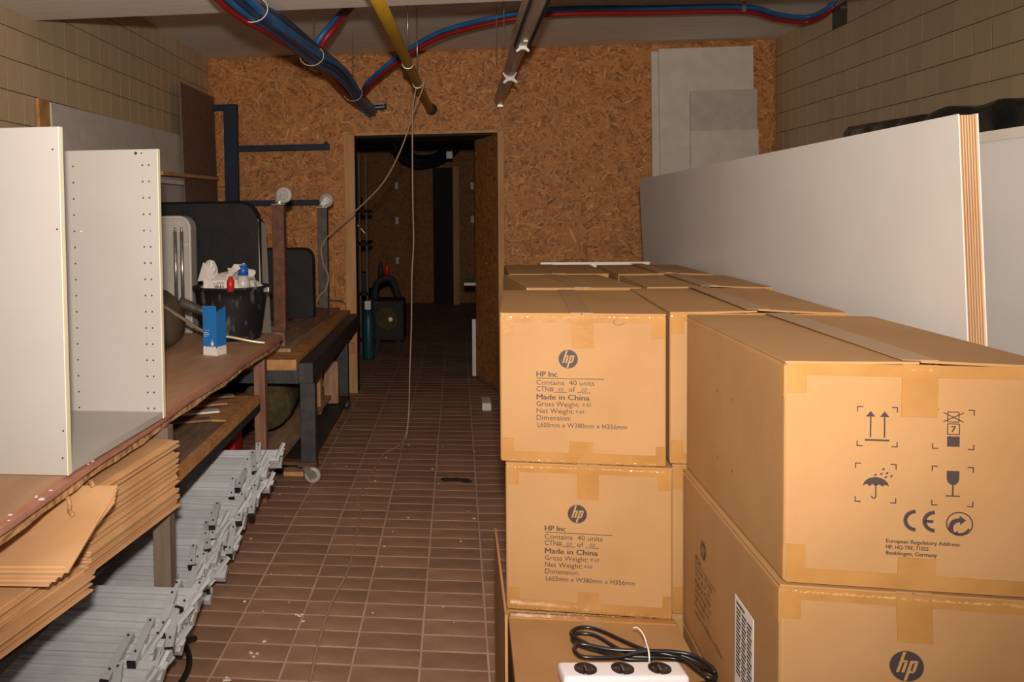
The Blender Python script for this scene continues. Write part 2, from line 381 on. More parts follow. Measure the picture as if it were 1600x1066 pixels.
# far room
fr = MB(); fr.box((XL, 12.55, 0), (XR, 12.62, 2.2)); wf = struct('wall_far', fr, 'osb_base')
fr = MB(); fr.box((XL - .1, 13.2, 0), (XR + .1, 13.3, ZC + .1)); struct('wall_end', fr, 'grey_panel')
for (a, b) in ((-1.2, -.66), (-.65, -.34), (.03, .3)):
    q = MB(); q.box((a, 12.50, .02), (b, 12.548, 2.16)); build(q, 'panel', 'osb_base', wf)
q = MB(); q.box((-.34, 12.52, 0), (.02, 12.548, 1.95)); build(q, 'dark_opening', 'hole', wf)
for (x, z) in ((-.86, 1.70), (-.86, 1.20), (-.86, .62), (.22, 1.68), (.22, 1.20)):
    q = MB(); q.box((x - .022, 12.47, z - .05), (x + .022, 12.50, z + .05)); build(q, 'hinge', 'white_panel', wf)
q = MB(); q.box((-.055, 12.3, 0), (.03, 12.38, 1.95)); tag(build(q, 'timber_stud', 'timber'), 'upright timber stud in front of the dark gap in the far room', 'timber')
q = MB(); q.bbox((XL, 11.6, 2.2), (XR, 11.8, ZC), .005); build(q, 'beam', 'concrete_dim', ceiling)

# ------------------------------------------------------------------ cartons
def logo(parent, F, u, v, r):
    mb = MB(); n = 40
    poly(mb, F, [(u + r * math.cos(2 * PI * k / n), v + r * math.sin(2 * PI * k / n)) for k in range(n)], .0012, 0)
    def L(pts): poly(mb, F, [(u + (x + .30 * y) * r, v - y * r) for x, y in pts], .0016, 1)
    L([(-.50, -.42), (-.32, -.42), (-.32, .955), (-.50, .915)])
    L([(-.32, .24), (-.32, .40), (-.10, .40), (-.05, .36), (-.02, .30), (-.02, .24)]); L([(-.20, -.42), (-.02, -.42), (-.02, .3), (-.20, .3)])
    L([(.10, -.955), (.28, -.93), (.28, .40), (.10, .40)]); L([(.28, .24), (.28, .40), (.50, .40), (.56, .35), (.58, .30), (.58, .24)])
    L([(.40, -.34), (.58, -.26), (.58, .3), (.40, .3)]); L([(.28, -.42), (.50, -.42), (.58, -.30), (.58, -.27), (.28, -.27)])
    return build(mb, 'logo', ['ink', 'kraft'], parent)
def address_text(parent, F, du, dv, num='45', k=1.0, hd=1):
    mb = MB()
    def T(s, u, v, cap, wd, b=.0): text(mb, F, s, du + u * k, dv + v * k, cap * k, wd * k, b)
    T('HP Inc', 0, 0, .0125, .048, .010); stroke(mb, F, [(du, dv + .004 * k), (du + .157 * k, dv + .004 * k)], .0015 * k)
    T('Contains  40 units', 0, .0195, .0118, .134, .004)
    T('CTN#', 0, .0355, .0118, .040, .004); T('of', .075, .0355, .0118, .015, .004)
    stroke(mb, F, [(du + .041 * k, dv + .037 * k), (du + .071 * k, dv + .037 * k)], .0013 * k); stroke(mb, F, [(du + .094 * k, dv + .037 * k), (du + .126 * k, dv + .037 * k)], .0013 * k)
    T('Made in China', 0, .055, .0125, .122, .008)
    T('Gross Weight:', 0, .0715, .0118, .100, .006); T('Net Weight:', 0, .0880, .0118, .087, .006); T('Dimension:', 0, .1045, .0118, .080, .004)
    T('L605mm x W380mm x H356mm', .002, .1215, .0108, .206, .006)
    build(mb, 'printed_text', 'ink', parent)
    def T(s, u, v, cap, wd):
        mb = MB(); text(mb, F, s, du + u * k, dv + v * k, cap * k, wd * k, .006, shear=.3); build(mb, 'handwritten_number', 'pen', parent)
    T(num, .049, .0345, .0085, .015); T('50', .103, .0345, .0085, .014); T('9.45', .106, .0700, .0085, .021); T('4.66', .090, .0865, .0085, .021)
mat('tape_gloss', (.42, .22, .07), .10, col2=(.48, .26, .09), scale=20, bump=.6, bscale=60, spec=.9, coat=1)
def wrinkle_strip(parent, F, u0, u1, v, sgn, seed, r_=.0065):    # crumpled glossy tape folded over a carton edge
    rr = random.Random(seed); n, k = int((u1 - u0) / .0035), 5; vs = []
    for i in range(n + 1):
        u = u0 + (u1 - u0) * i / n
        for j in range(k + 1):
            a = math.pi / 2 * j / k; q = r_ + .0008 + rr.uniform(0, .0016)
            vs.append(F.p(u + rr.uniform(-.0008, .0008), v + sgn * (r_ - q * math.cos(a)), -r_ + q * math.sin(a)))
    mb = MB(); mb.add(vs, [(i * (k + 1) + j, i * (k + 1) + j + 1, (i + 1) * (k + 1) + j + 1, (i + 1) * (k + 1) + j) for i in range(n) for j in range(k)])
    return build(mb, 'crumpled_tape', 'tape_gloss', parent)
def carton(label, o, ex, ey, h, w, d, tapes=True, lift=0.0, rear_tape=False, extra_h=0):
    O = Vector(o); X = Vector((*ex, 0)).normalized(); Y = Vector((*ey, 0)).normalized(); Z = Vector((0, 0, 1))
    A = Matrix((X, Y, Z)).transposed().to_4x4(); A.translation = O
    root = thing('cardboard_carton', O, label, 'box', 'taped brown cardboard cartons')
    hb = h - .005
    mb = MB(); mb.bbox((0, 0, 0), (w, d, hb), .007, 3, xf=A); build(mb, 'body', 'kraft', root)
    for sd in (0, 1):
        u0, u1 = (0.001, w / 2 - .0012) if sd == 0 else (w / 2 + .0012, w - .001)
        mb = MB(); nx, ny = 6, 4; vs = []
        for zz in (0, 1):
            for i in range(nx + 1):
                for j in range(ny + 1):
                    a = i / nx; u = u0 + (u1 - u0) * a; v = .001 + (d - .002) * j / ny
                    c = a if sd == 0 else 1 - a
                    z = hb + .0004 + .0042 * zz + (lift * (c ** 1.5) * (1 if sd else .55)) * (1 - .75 * j / ny)
                    vs.append(A @ Vector((u, v, z)))
        n1 = (nx + 1) * (ny + 1); fs = []
        for i in range(nx):
            for j in range(ny):
                q = i * (ny + 1) + j; fs.append((q, q + 1, q + ny + 2, q + ny + 1)); fs.append(tuple(n1 + t for t in (q, q + ny + 1, q + ny + 2, q + 1)))
        bd = [i * (ny + 1) for i in range(nx + 1)]; bd2 = [i * (ny + 1) + ny for i in range(nx + 1)]
        for ed in (bd, bd2, list(range(ny + 1)), [nx * (ny + 1) + j for j in range(ny + 1)]):
            for a, b in zip(ed[:-1], ed[1:]): fs.append((a, b, b + n1, a + n1))
        mb.add(vs, fs); build(mb, 'top_flap', 'kraft', root)
    FF = Face(O + Z * h, X, (0, 0, -1), -Y if abs(X.dot(Y)) < .02 else Vector((X.y, -X.x, 0)))
    FT = Face(O + Z * (h + lift * .8), X, Y, (0, 0, 1))
    if tapes:
        c = w / 2; tw_ = .0255; j = lambda s=.004: R.uniform(-s, s)
        mb = MB(); slab(mb, FT, c - tw_, .0, c + tw_, d, .0012); build(mb, 'seam_tape', 'tape' if lift < 0 else 'seam_t', root)
        mb = MB(); slab(mb, FF, c - tw_, .002, c + tw_, .082 + j(), .0016, sk=j()); build(mb, 'packing_tape', 'tape', root)
        mb = MB(); slab(mb, FF, c - tw_ + j(), h - .053, c + tw_, h - .002, .0016, sk=j()); build(mb, 'packing_tape', 'tape', root)
        mb = MB(); slab(mb, FF, .003, .003, w - .003, .022, .0010, sk=0); build(mb, 'edge_tape', 'tape', root)
        mb = MB(); slab(mb, FF, .003, h - .026, w - .003, h - .002, .0010, sk=0); build(mb, 'edge_tape', 'tape', root)
        for (u, v, v2) in ((.004, .004, .054 + j()), (w - .034 + j(), .004, .055 + j()), (.004, h - .062 + j(.008), h - .003), (w - .024 + j(), h - .055 + j(.008), h - .003)):
            mb = MB(); slab(mb, FF, u, v, (u + .028) if u < .1 else w - .004, v2, .0013); build(mb, 'corner_tape', 'tape', root)
    return root, FF, A
mat('seam_t', (.325, .190, .092), .42, col2=(.36, .213, .104), scale=14, bump=.2, bscale=30)
H = .360
rA = (math.cos(.064), -math.sin(.064)); yA = (math.sin(.064), math.cos(.064))
a_top, FA, _ = carton('cardboard carton numbered 45, topmost of the stack beside the aisle', (.0997, 2.0955, .722), rA, yA, H, .383, .605)
logo(a_top, FA, .160, .109, .0222); address_text(a_top, FA, .086, .152, '45')
doodle = MB(); stroke(doodle, FA, [(.275 + .014 * math.cos(t * .5) * (1 - t * .03), .020 + .007 * math.sin(t * .5)) for t in range(9)], .0012)
build(doodle, 'pen_scribble', 'pen', a_top)
a_mid, F2, _ = carton('cardboard carton numbered 50, under the carton numbered 45', (.111, 2.090, .361), rA, yA, H, .385, .605)
logo(a_mid, F2, .168, .1185, .0222); address_text(a_mid, F2, .092, .162, '50')
carton('bottom carton of the aisle stack, hidden behind the power strip carton', (.113, 2.115, 0), rA, yA, H, .385, .600, tapes=False)
d0, FD, AD = carton('low cardboard carton on the floor with the power strip on top', (.106, 1.440, 0), (1, -.015), (.012, 1), H, .388, .628)
mb = MB(); mb.bbox((.002, .604, H - .030), (.386, .6295, H + .0032), .003, 2, xf=AD); build(mb, 'rear_edge_tape', 'tape', d0)
wrinkle_strip(a_top, FA, .004, .379, .0045, 1, 1); wrinkle_strip(a_top, FA, .02, .36, H - .0005, -1, 2); wrinkle_strip(a_mid, F2, .004, .38, .0045, 1, 3); wrinkle_strip(a_mid, F2, .01, .375, H - .0005, -1, 4)
FR = Face(Vector((.106, 1.440, H)) + Vector((.012, 1, 0)).normalized() * .6295 + Vector((0, 0, .003)), (1, -.015, 0), (0, -1, 0), (0, 0, 1)); wrinkle_strip(d0, FR, .004, .384, 0, 1, 5, .004)
# column B
bt_, FBt, _ = carton('taped carton squeezed between the aisle stack and the large near stack, topmost', (.494, 2.092, .724), (1, -.035), (.045, 1), H, .392, .620, lift=.008)
carton('second carton down between the aisle stack and the near stack', (.500, 2.095, .362), (1, -.03), (.04, 1), H, .390, .620)
carton('bottom carton between the aisle stack and the near stack', (.500, 2.10, 0), (1, -.03), (.04, 1), H, .390, .620, tapes=False)
wrinkle_strip(bt_, FBt, .002, .060, .0045, 1, 6); wrinkle_strip(bt_, FBt, .002, .05, H - .0005, -1, 7)
# rows behind
rows = [((.215, 2.775), (1, -.03), (-.075, 1), .352, .56, 'carton set askew right behind the aisle stack'),
        ((.197, 3.372), (1, -.01), (.02, 1), .375, .56, 'rearmost carton of the row beside the doorway'),
        ((.586, 2.775), (1, -.04), (.012, 1), .372, .50, 'carton in the middle of the block, behind the squeezed stack'),
        ((.600, 3.335), (1, -.03), (.01, 1), .340, .56, 'rearmost carton of the row beside the white panel')]
for (p, ex, ey, w_, d_, lb) in rows:
    for lv, nm in ((2, ', top layer'), (1, ', middle layer'), (0, ', bottom layer')):
        carton(lb + nm, (p[0], p[1], lv * .361), ex, ey, H, w_, d_, tapes=(lv == 2), lift=.006 if (lv == 2 and p[0] > .5) else 0)
# column C: the large near cartons
rC = (.9964, -.085); yC = (.012, 1)
c_top, FC, AC = carton('nearest top cardboard carton with handling symbols printed on its end', (.518, 1.44, .722), rC, yC, H, .390, .625, lift=.005)
c_bot, FG, AG = carton('near carton with a round logo, under the carton with handling symbols', (.510, 1.435, .361), rC, yC, H, .390, .630)
carton('bottom carton of the nearest stack, below the picture edge', (.512, 1.44, 0), rC, yC, H, .390, .630, tapes=False)
wrinkle_strip(c_bot, FG, .004, .386, .0045, 1, 8); wrinkle_strip(c_top, FC, .17, .22, .0045, 1, 9)
logo(c_bot, FG, .186, .117, .0245)
ic = MB(); F = FC
def corners(u0, v0, u1, v1, L=.008, w_=.0016):
    for (u, v, a, b) in ((u0, v0, 1, 1), (u1, v0, -1, 1), (u0, v1, 1, -1), (u1, v1, -1, -1)): stroke(ic, F, [(u + a * L, v), (u - a * w_ / 2, v)], w_); stroke(ic, F, [(u, v), (u, v + b * L)], w_)
def flush(nm):
    build(ic, nm, 'ink', c_top); ic.v, ic.f, ic.m = [], [], []
corners(.106, .070, .163, .132); corners(.213, .071, .270, .132); corners(.104, .160, .162, .221); corners(.213, .160, .270, .221)
flush('symbol_corner_marks')
for u in (.125, .145):
    stroke(ic, F, [(u, .086), (u, .118)], .0022); poly(ic, F, [(u - .0068, .0855), (u + .0068, .0855), (u, .0765)])
stroke(ic, F, [(.117, .1225), (.152, .1225)], .0028)
flush('this_way_up_symbol')
def sq(u, v, s, w_=.0014): stroke(ic, F, [(u, v - w_ / 2), (u, v + s), (u + s, v + s), (u + s, v), (u, v)], w_)
sq(.2335, .0745, .0155); stroke(ic, F, [(.2275, .0755), (.2555, .0900)], .0014); stroke(ic, F, [(.2555, .0755), (.2275, .0900)], .0014)
sq(.2335, .0930, .0165); text(ic, F, '7', .2382, .1055, .0092, .0065, .02); rect(ic, F, .2330, .1125, .2505, .1285)
flush('stacking_limit_symbol')
uc, vc, rr_ = .1335, .1960, .0185                                   # umbrella
dome = [(uc + rr_ * math.cos(a), vc - rr_ * .80 * math.sin(a)) for a in [PI * k / 14 for k in range(15)]]
sc = []
for k in range(4):
    for t in range(1, 6):
        x = -1 + (k + t / 5) * .5; sc.append((uc + rr_ * x, vc - (.0032 * math.sin(PI * t / 5))))
poly(ic, F, dome + sc[:-1]); stroke(ic, F, [(uc, vc - .004), (uc, vc + .0165), (uc - .0012, vc + .0185), (uc - .0035, vc + .0190), (uc - .0055, vc + .0180), (uc - .0060, vc + .0155)], .0018)
for (a, b) in ((.1325, .1775), (.141, .1757), (.1493, .1740), (.1440, .1680), (.1475, .1805), (.1555, .1785)):
    poly(ic, F, [(a - .0020, b + .0012), (a - .0012, b - .0006), (a + .0022, b - .0022), (a + .0014, b + .0010), (a, b + .0020)])
flush('umbrella_symbol')
cu = .2420                                                           # glass
poly(ic, F, [(cu - .0088, .1665), (cu + .0088, .1665), (cu + .0088, .1790), (cu + .0070, .1845), (cu + .0030, .1880), (cu - .0030, .1880), (cu - .0070, .1845), (cu - .0088, .1790)])
stroke(ic, F, [(cu, .187), (cu, .2055)], .0022); stroke(ic, F, [(cu - .0100, .2058), (cu + .0100, .2058)], .0018)
flush('fragile_symbol')
def arc(u, v, r, a0, a1, w_, n=14): stroke(ic, F, [(u + r * math.cos(math.radians(a0 + (a1 - a0) * k / n)), v + r * math.sin(math.radians(a0 + (a1 - a0) * k / n))) for k in range(n + 1)], w_)
arc(.1905, .2475, .0145, 90, 270, .0058); arc(.2175, .2475, .0145, 90, 270, .0058); stroke(ic, F, [(.203, .2475), (.2155, .2475)], .0042)
flush('conformity_mark')
arc(.2520, .2490, .0180, 0, 360, .0018, 32)
poly(ic, F, [(.2362, .2585), (.2372, .2500), (.2410, .2440), (.2470, .2408), (.2520, .2402), (.2520, .2362), (.2610, .2430), (.2530, .2505), (.2525, .2462), (.2480, .2475), (.2440, .2515), (.2432, .2570), (.2450, .2630), (.2395, .2625)])
arc(.2515, .2500, .0150, 25, 120, .0030); poly(ic, F, [(.2500, .2600), (.2500, .2680), (.2450, .2640)])
flush('recycling_symbol')
text(ic, F, 'European Regulatory Address:', .149, .2845, .0060, .104, .02); text(ic, F, 'HP, HQ-TRE, 71025', .149, .2940, .0060, .060, .02); text(ic, F, 'Boeblingen, Germany', .149, .3035, .0060, .072, .02)
flush('printed_text')
# marks on the left sides of the near cartons
Y3 = Vector((*yC, 0)).normalized()
FS = Face(Vector((.510, 1.435, .721)) + Y3 * .63, -Y3, (0, 0, -1), (-1, 0, 0))
logo(c_bot, FS, .180, .123, .020); address_text(c_bot, FS, .115, .166, '48', 1.0)
lb = MB(); slab(lb, FS, .402, .118, .506, .290, .0010); build(lb, 'shipping_label', 'label_paper', c_bot)
lb = MB()
for a in range(3):
    for b in range(17): rect(lb, FS, .412 + a * .031, .136 + b * .0075, .438 + a * .031 - (b % 3) * .003, .1402 + b * .0075, .0016)
rect(lb, FS, .412, .125, .46, .130, .0016); stroke(lb, FS, [(.408 + .0 * k, .268 + k * .001) for k in range(2)], .004, .0016)
build(lb, 'label_print', 'ink', c_bot)
FS2 = Face(Vector((.518, 1.44, 1.082)) + Y3 * .63, -Y3, (0, 0, -1), (-1, 0, 0)); lb = MB()
for (u, v, a, b) in ((.255, .125, 1, 1), (.358, .122, -1, 1), (.257, .262, 1, -1), (.360, .262, -1, -1)): stroke(lb, FS2, [(u + a * .008, v), (u, v), (u, v + b * .008)], .0012)
build(lb, 'corner_marks', 'ink', c_top)
for rt_, FX, v0 in ((c_top, FS2, .005), (c_top, FS2, .30), (c_bot, FS, .008)):
    lb = MB(); slab(lb, FX, .612, v0, .6285, v0 + .055, .0010); build(lb, 'corner_tape', 'tape', rt_)
# cardboard sheet standing against the cartons
mb = MB(); mb.prism([(1.715, .003), (2.20, .003), (2.20, .518), (1.715, .522)], (0, 1, 0), (0, 0, 1), (1, 0, 0), (.088, 0, 0), .005)
tag(build(mb, 'cardboard_sheet', 'kraft'), 'flat cardboard sheet standing on edge against the left of the stacked cartons', 'cardboard')

# ------------------------------------------------------------------ power strip on the low carton
ps = thing('power_strip', (.32, 1.75, .362), 'white three-socket power strip lying on the low carton', 'power strip')
xf = Matrix.Translation((.322, 1.747, 0)) @ Matrix.Rotation(.10, 4, 'Z')
mb = MB(); mb.bbox((-.124, -.032, .376), (.124, .032, .406), .010, 4, xf=xf); build(mb, 'housing', 'strip_white', ps, True)
mb = MB(); mb.bbox((-.118, -.034, .3645), (.118, .034, .380), .004, 2, xf=xf); build(mb, 'base', 'socket', ps)
for k in (-.074, 0, .074):
    c = xf @ Vector((k, .0, .4062)); mb = MB()
    mb.lathe([(.0225, -.001), (.0225, .0018), (.0200, .0018), (.0190, .0006), (1e-4, .0006)], c, 28); so = build(mb, 'socket', 'socket', ps, True)
    mb = MB(); mb.tube([c + Vector((.001, -.010, .0012)), c + Vector((-.001, .0, .0045)), c + Vector((-.001, .010, .0015))], .0014, 6)
    for s_ in (-.008, .008): mb.disc(c + Vector((s_ * 1.6, 0, .0012)), .0016, t=.001, n=10)
    build(mb, 'earth_pin', 'galvanised', so)
cord = MB()
z = .369
loops = [[(.462, 1.760, .372), (.50, 1.775, .372), (.520, 1.80, .372), (.50, 1.832, .372), (.46, 1.868, .372), (.40, 1.862, .374), (.345, 1.885, .374), (.30, 1.945, .374), (.262, 1.952, .374), (.246, 1.925, .374), (.262, 1.895, .374), (.33, 1.862, .374), (.39, 1.848, .38), (.45, 1.846, .38), (.500, 1.812, .382), (.515, 1.785, .382), (.49, 1.768, .386), (.455, 1.835, .388), (.39, 1.852, .390), (.32, 1.862, .386), (.262, 1.880, .386), (.244, 1.866, .386), (.243, 1.842, .386), (.262, 1.825, .386), (.33, 1.832, .386), (.39, 1.842, .396), (.47, 1.838, .396), (.505, 1.802, .392), (.51, 1.78, .388)],
         [(.40, 1.846, .375), (.33, 1.852, .375), (.265, 1.905, .380), (.245, 1.935, .382), (.27, 1.965, .382), (.31, 1.955, .382), (.39, 1.868, .386), (.46, 1.856, .384), (.505, 1.83, .374), (.522, 1.79, .372)]]
for L in loops: cord.tube(smooth_path(L, 6), .0044, 8)
build(cord, 'power_cord', 'cord_black', ps, True)
mb = MB(); ring = [(.392, 1.850 + .020 * math.cos(a), .384 + .019 * math.sin(a)) for a in [2 * PI * k / 16 for k in range(17)]]
mb.tube(ring, .0018, 6); mb.tube(smooth_path([(.392, 1.852, .402), (.388, 1.868, .418), (.380, 1.885, .424), (.372, 1.895, .420)]), .0015, 6); build(mb, 'cable_tie', 'clip_white', ps, True)

# ------------------------------------------------------------------ white panels on the right
p1 = thing('laminated_board', (1.0, 3.2, 0), 'long white laminated panel with plywood end standing beside the cartons', 'panel')
def lean(y, z): return (1.031 - .0525 * z + 0.0 * y)
def sheet(y0, y1, zt0, zt1, a, b, f=lean):      # slab between offsets a and b from the leaning face
    mb = MB(); c = []
    for off in (a, b):
        c += [(f(y0, 0) + off, y0, .0), (f(y1, 0) + off, y1, .0), (f(y1, zt1) + off, y1, zt1), (f(y0, zt0) + off, y0, zt0)]
    mb.hexa(c); return mb
build(sheet(1.781, 4.70, 1.500, 1.480, 0, .0022), 'white_face', 'white_panel', p1)
build(sheet(1.781, 4.70, 1.500, 1.480, .0338, .036), 'white_face', 'white_panel', p1)
for k in range(13):
    t = .0316 / 13; build(sheet(1.783, 4.698, 1.498, 1.478, .0022 + k * t, .0022 + (k + 1) * t), 'ply_layer', 'ply_light' if k % 2 == 0 else 'ply_dark', p1)
f2 = lambda y, z: 1.26 + .0 * z
p2 = thing('laminated_board', (1.28, 3, 0), 'second white panel standing behind the plywood end of the long one', 'panel')
build(sheet(1.2, 4.2, 1.475, 1.478, 0, .02, f2), 'white_face', 'white_panel', p2)
mb = MB(); mb.box((1.256, 1.2, 1.4755), (1.284, 4.2, 1.500)); build(mb, 'edge_rail', 'grey_panel', p2)
# black wrapped stack against the right wall
mb = MB(); N = 60; vs = []
prof = []
for i in range(N + 1):
    y = 2.2 + (4.60 - 2.2) * i / N
    top = 1.715 if y > 3.75 else 1.705
    top = 1.705 + .008 * math.sin(y * 7) + (.008 * math.sin(y * 19) if y < 3.9 else 0)
    if y > 3.9: top = 1.722 - .02 * (4.6 - y)
    for (xx, zz) in ((1.93, 0), (1.93, top - .03), (1.955, top), (2.12, top), (2.15, 0)):
        q = .003 * math.sin(y * 31) + .002 * math.sin(y * 57)
        vs.append((xx + (q if xx < 2 else 0), y, zz))
fs = [(i * 5 + j, i * 5 + j + 1, i * 5 + j + 6, i * 5 + j + 5) for i in range(N) for j in range(4)] + [(0, 1, 2, 3, 4), tuple(N * 5 + k for k in (4, 3, 2, 1, 0))]
fs += [(i * 5 + 4, i * 5, i * 5 + 5, i * 5 + 9) for i in range(N)]
mb.add(vs, fs); tag(build(mb, 'wrapped_stack', 'black_foil', smooth=True), 'stack wrapped in glossy black plastic against the right tiled wall', 'wrapped stack')
# panels against the back wall
def back_panel(x0, x1, zt, y, mt, lb, tl=.0, nm='leaning_board'):
    mb = MB(); t = .016
    mb.hexa([(x0 + tl, y - .06, 0), (x1 + tl, y - .06, 0), (x1 + tl, y - .06 + t, 0), (x0 + tl, y - .06 + t, 0), (x0, y, zt), (x1, y, zt), (x1, y + t, zt), (x0, y + t, zt)])
    return tag(build(mb, nm, mt), lb, 'panel')
back_panel(1.356, 1.80, 2.420, 6.285, 'grey_panel', 'tall grey panel showing only a narrow strip at the left of the leaning panels', .015)
back_panel(1.402, 2.030, 2.432, 6.262, 'grey_panel', 'tallest wide pale grey panel leaning on the wood-chip back wall', .02)
back_panel(1.607, 2.050, 2.135, 6.240, 'grey_panel_dark', 'darker grey square-topped panel in front of the tall pale ones', .0)
back_panel(1.604, 2.054, 1.856, 6.218, 'grey_panel', 'shortest grey panel, front one of those on the back wall', .006)
mb = MB(); mb.box((.395, 4.20, 0), (.900, 4.222, 1.076)); tag(build(mb, 'leaning_board', 'white_panel'), 'white panel edge standing behind the rearmost cartons', 'panel')

# ------------------------------------------------------------------ things under the ceiling
bun = thing('pipe_bundle', (-.66, 6.3, 2.0), 'thick bundle of blue and red insulated tubes hanging under the ceiling', 'pipes')
main = [(-.86, 2.5, 2.20), (-.795, 3.12, 2.115), (-.745, 3.6, 2.105), (-.715, 4.25, 2.115), (-.672, 4.75, 2.13), (-.655, 5.3, 2.11), (-.655, 5.85, 2.085), (-.625, 6.26, 2.065), (-.625, 6.33, 2.06)]
offs = [(-.030, .012, 'tube_blue'), (.002, .022, 'tube_blue'), (.030, .016, 'tube_blue'), (-.014, -.016, 'tube_blue'), (.018, -.014, 'tube_blue'), (-.043, -.012, 'tube_red'), (-.030, -.034, 'tube_red'), (.046, -.004, 'tube_blue'), (.000, -.036, 'tube_blue'), (.030, -.030, 'tube_dark'), (.024, .036, 'tube_dark')]
for i, (a, b, mt) in enumerate(offs):
    P = []
    for k, p in enumerate(main):
        s_ = .8 + .25 * math.sin(k * 1.7 + i); P.append((p[0] + a * s_ + .004 * math.sin(i * 3 + k), p[1], p[2] + b * s_))
    mb = MB(); mb.tube(smooth_path(P, 7), .0155 if mt != 'tube_red' else .0135, 9)
    if i > 3 and mt == 'tube_dark': pass
    build(mb, 'tube', mt, bun, True)
for y_, x_, z_ in ((3.30, -.775, 2.113), (4.30, -.712, 2.110), (5.55, -.655, 2.090)):
    mb = MB(); mb.tube([(x_ + .060 * math.cos(a), y_ + .006 * math.sin(a), z_ + .050 * math.sin(a)) for a in [2 * PI * k / 20 for k in range(21)]], .0022, 6, cap=False)
    build(mb, 'cable_tie', 'cable_white', bun, True)
for i, (a, mt) in enumerate(((-.016, 'tube_blue'), (.016, 'tube_red'))):
    mb = MB(); mb.tube(smooth_path([(-.725 + a, 4.52, 2.12), (-.712 + a, 4.42, 2.145), (-.672 + a, 4.37, 2.20), (-.625 + a, 4.38, 2.26), (-.586 + a, 4.45, 2.33), (-.554 + a, 4.56, 2.40), (-.534 + a, 4.70, 2.47)], 6), .015, 9); build(mb, 'tube', mt, bun, True)
cb_ = thing('pipe_run', (.9, 5.1, 2.4), 'blue and red tube pair sweeping across the ceiling to the right wall', 'pipes')
P = [(-.61, 5.72, 2.11), (-.56, 5.55, 2.14), (-.43, 5.38, 2.215), (-.274, 5.30, 2.305), (-.05, 5.18, 2.385), (.318, 5.02, 2.425), (.62, 5.01, 2.442), (1.1, 5.12, 2.452), (1.62, 5.18, 2.452), (1.86, 5.34, 2.435), (2.04, 5.40, 2.425), (2.10, 5.33, 2.435), (2.13, 5.28, 2.46), (2.15, 5.26, 2.483)]
for i, (dy, dz, mt) in enumerate(((-.010, .010, 'tube_blue'), (.006, -.016, 'tube_red'))):
    mb = MB(); mb.tube(smooth_path([(x, y + dy, z_ + dz) for x, y, z_ in P], 7), .014, 9); build(mb, 'tube', mt, cb_, True)
mb = MB(); mb.bar((1.62, 5.155, 2.485), (1.62, 5.155, 2.43), .022, .004, (0, 1, 0)); build(mb, 'clip', 'galvanised', cb_)
gp = thing('gas_pipe', (-.2, 6.3, 2.0), 'yellow painted gas pipe running below the ceiling into the back wall', 'pipe')
def pipe_x(y): return -.264 + (y - 3.02) * (.080 / 3.29)
mb = MB(); mb.tube([(pipe_x(y), y, 2.058) for y in (2.2, 3.5, 5.0, 6.0, 6.36)], .0245, 16); build(mb, 'pipe', 'pipe_yellow', gp, True)
for y_ in (4.30, 4.98):
    mb = MB(); x_ = pipe_x(y_); mb.tube([(x_ + .028 * math.cos(a), y_, 2.058 + .028 * math.sin(a)) for a in [2 * PI * k / 20 for k in range(21)]], .0045, 6, cap=False); mb.tube([(x_, y_, 2.088), (x_, y_, 2.485)], .003, 6)
    build(mb, 'hanger', 'galvanised', gp, True)
mb = MB(); mb.disc((-.175, YB - .003, 2.062), .042, (0, 1, 0), .004, 24); build(mb, 'wall_hole', 'hole', gp)
mb = MB(); mb.bbox((-.60, YB - .006, 2.068), (-.50, YB - .001, 2.112), .002); tag(build(mb, 'wall_slot', 'hole', wall_back))
mb = MB(); mb.tube([(-.60, 6.24, 2.10), (-.52, 6.24, 2.105), (-.51, 6.24, 2.085), (-.60, 6.24, 2.075)], .006, 6); build(mb, 'conduit_loop', 'steel_grey', bun, True)
for i, (x_, y_, z0_) in enumerate(((-.705, 4.33, 2.18), (-.655, 5.56, 2.15), (.232, 5.0, 2.16), (.235, 4.3, 2.14))):
    mb = MB(); mb.tube([(x_, y_, z0_), (x_, y_, 2.485)], .0028, 6); q = build(mb, 'hanger_rod', 'galvanised', bun if i < 2 else None)
    if i == 2: tag(q, 'thin threaded rod holding the far end of the lamp rail', 'rod')
    if i == 3: tag(q, 'thin threaded rod holding the near end of the lamp rail', 'rod')
# lamp rail
lr = thing('lamp_rail', (.31, 4.6, 2.05), 'zinc lamp mounting rail with two white holders under the ceiling', 'light fitting')
def rail_x(y): return .307 + 0 * y
def channel(y0, y1, w_, h_, zc):
    mb = MB(); a = w_ / 2; t = .006; x = rail_x(y0)
    pr = [(-a, 0), (-a * .55, -h_ * .75), (-a * .35, -h_), (a * .35, -h_), (a * .55, -h_ * .75), (a, 0), (a, t), (-a, t)]
    mb.prism(pr, (1, 0, 0), (0, 0, 1), (0, 1, 0), (x, y0, zc), y1 - y0); return mb
build(channel(2.4, 4.12, .104, .045, 2.125), 'housing', 'zinc_channel', lr)
build(channel(4.12, 5.05, .074, .036, 2.118), 'rail', 'zinc_channel', lr)
build(channel(5.05, 6.31, .078, .040, 2.108), 'rail', 'zinc_channel', lr)
for s_ in (-1, 1):
    mb = MB(); mb.box((.307 + s_ * .034 - .003, 2.4, 2.080), (.307 + s_ * .034 + .003, 4.11, 2.100)); build(mb, 'slot', 'dark_frame', lr)
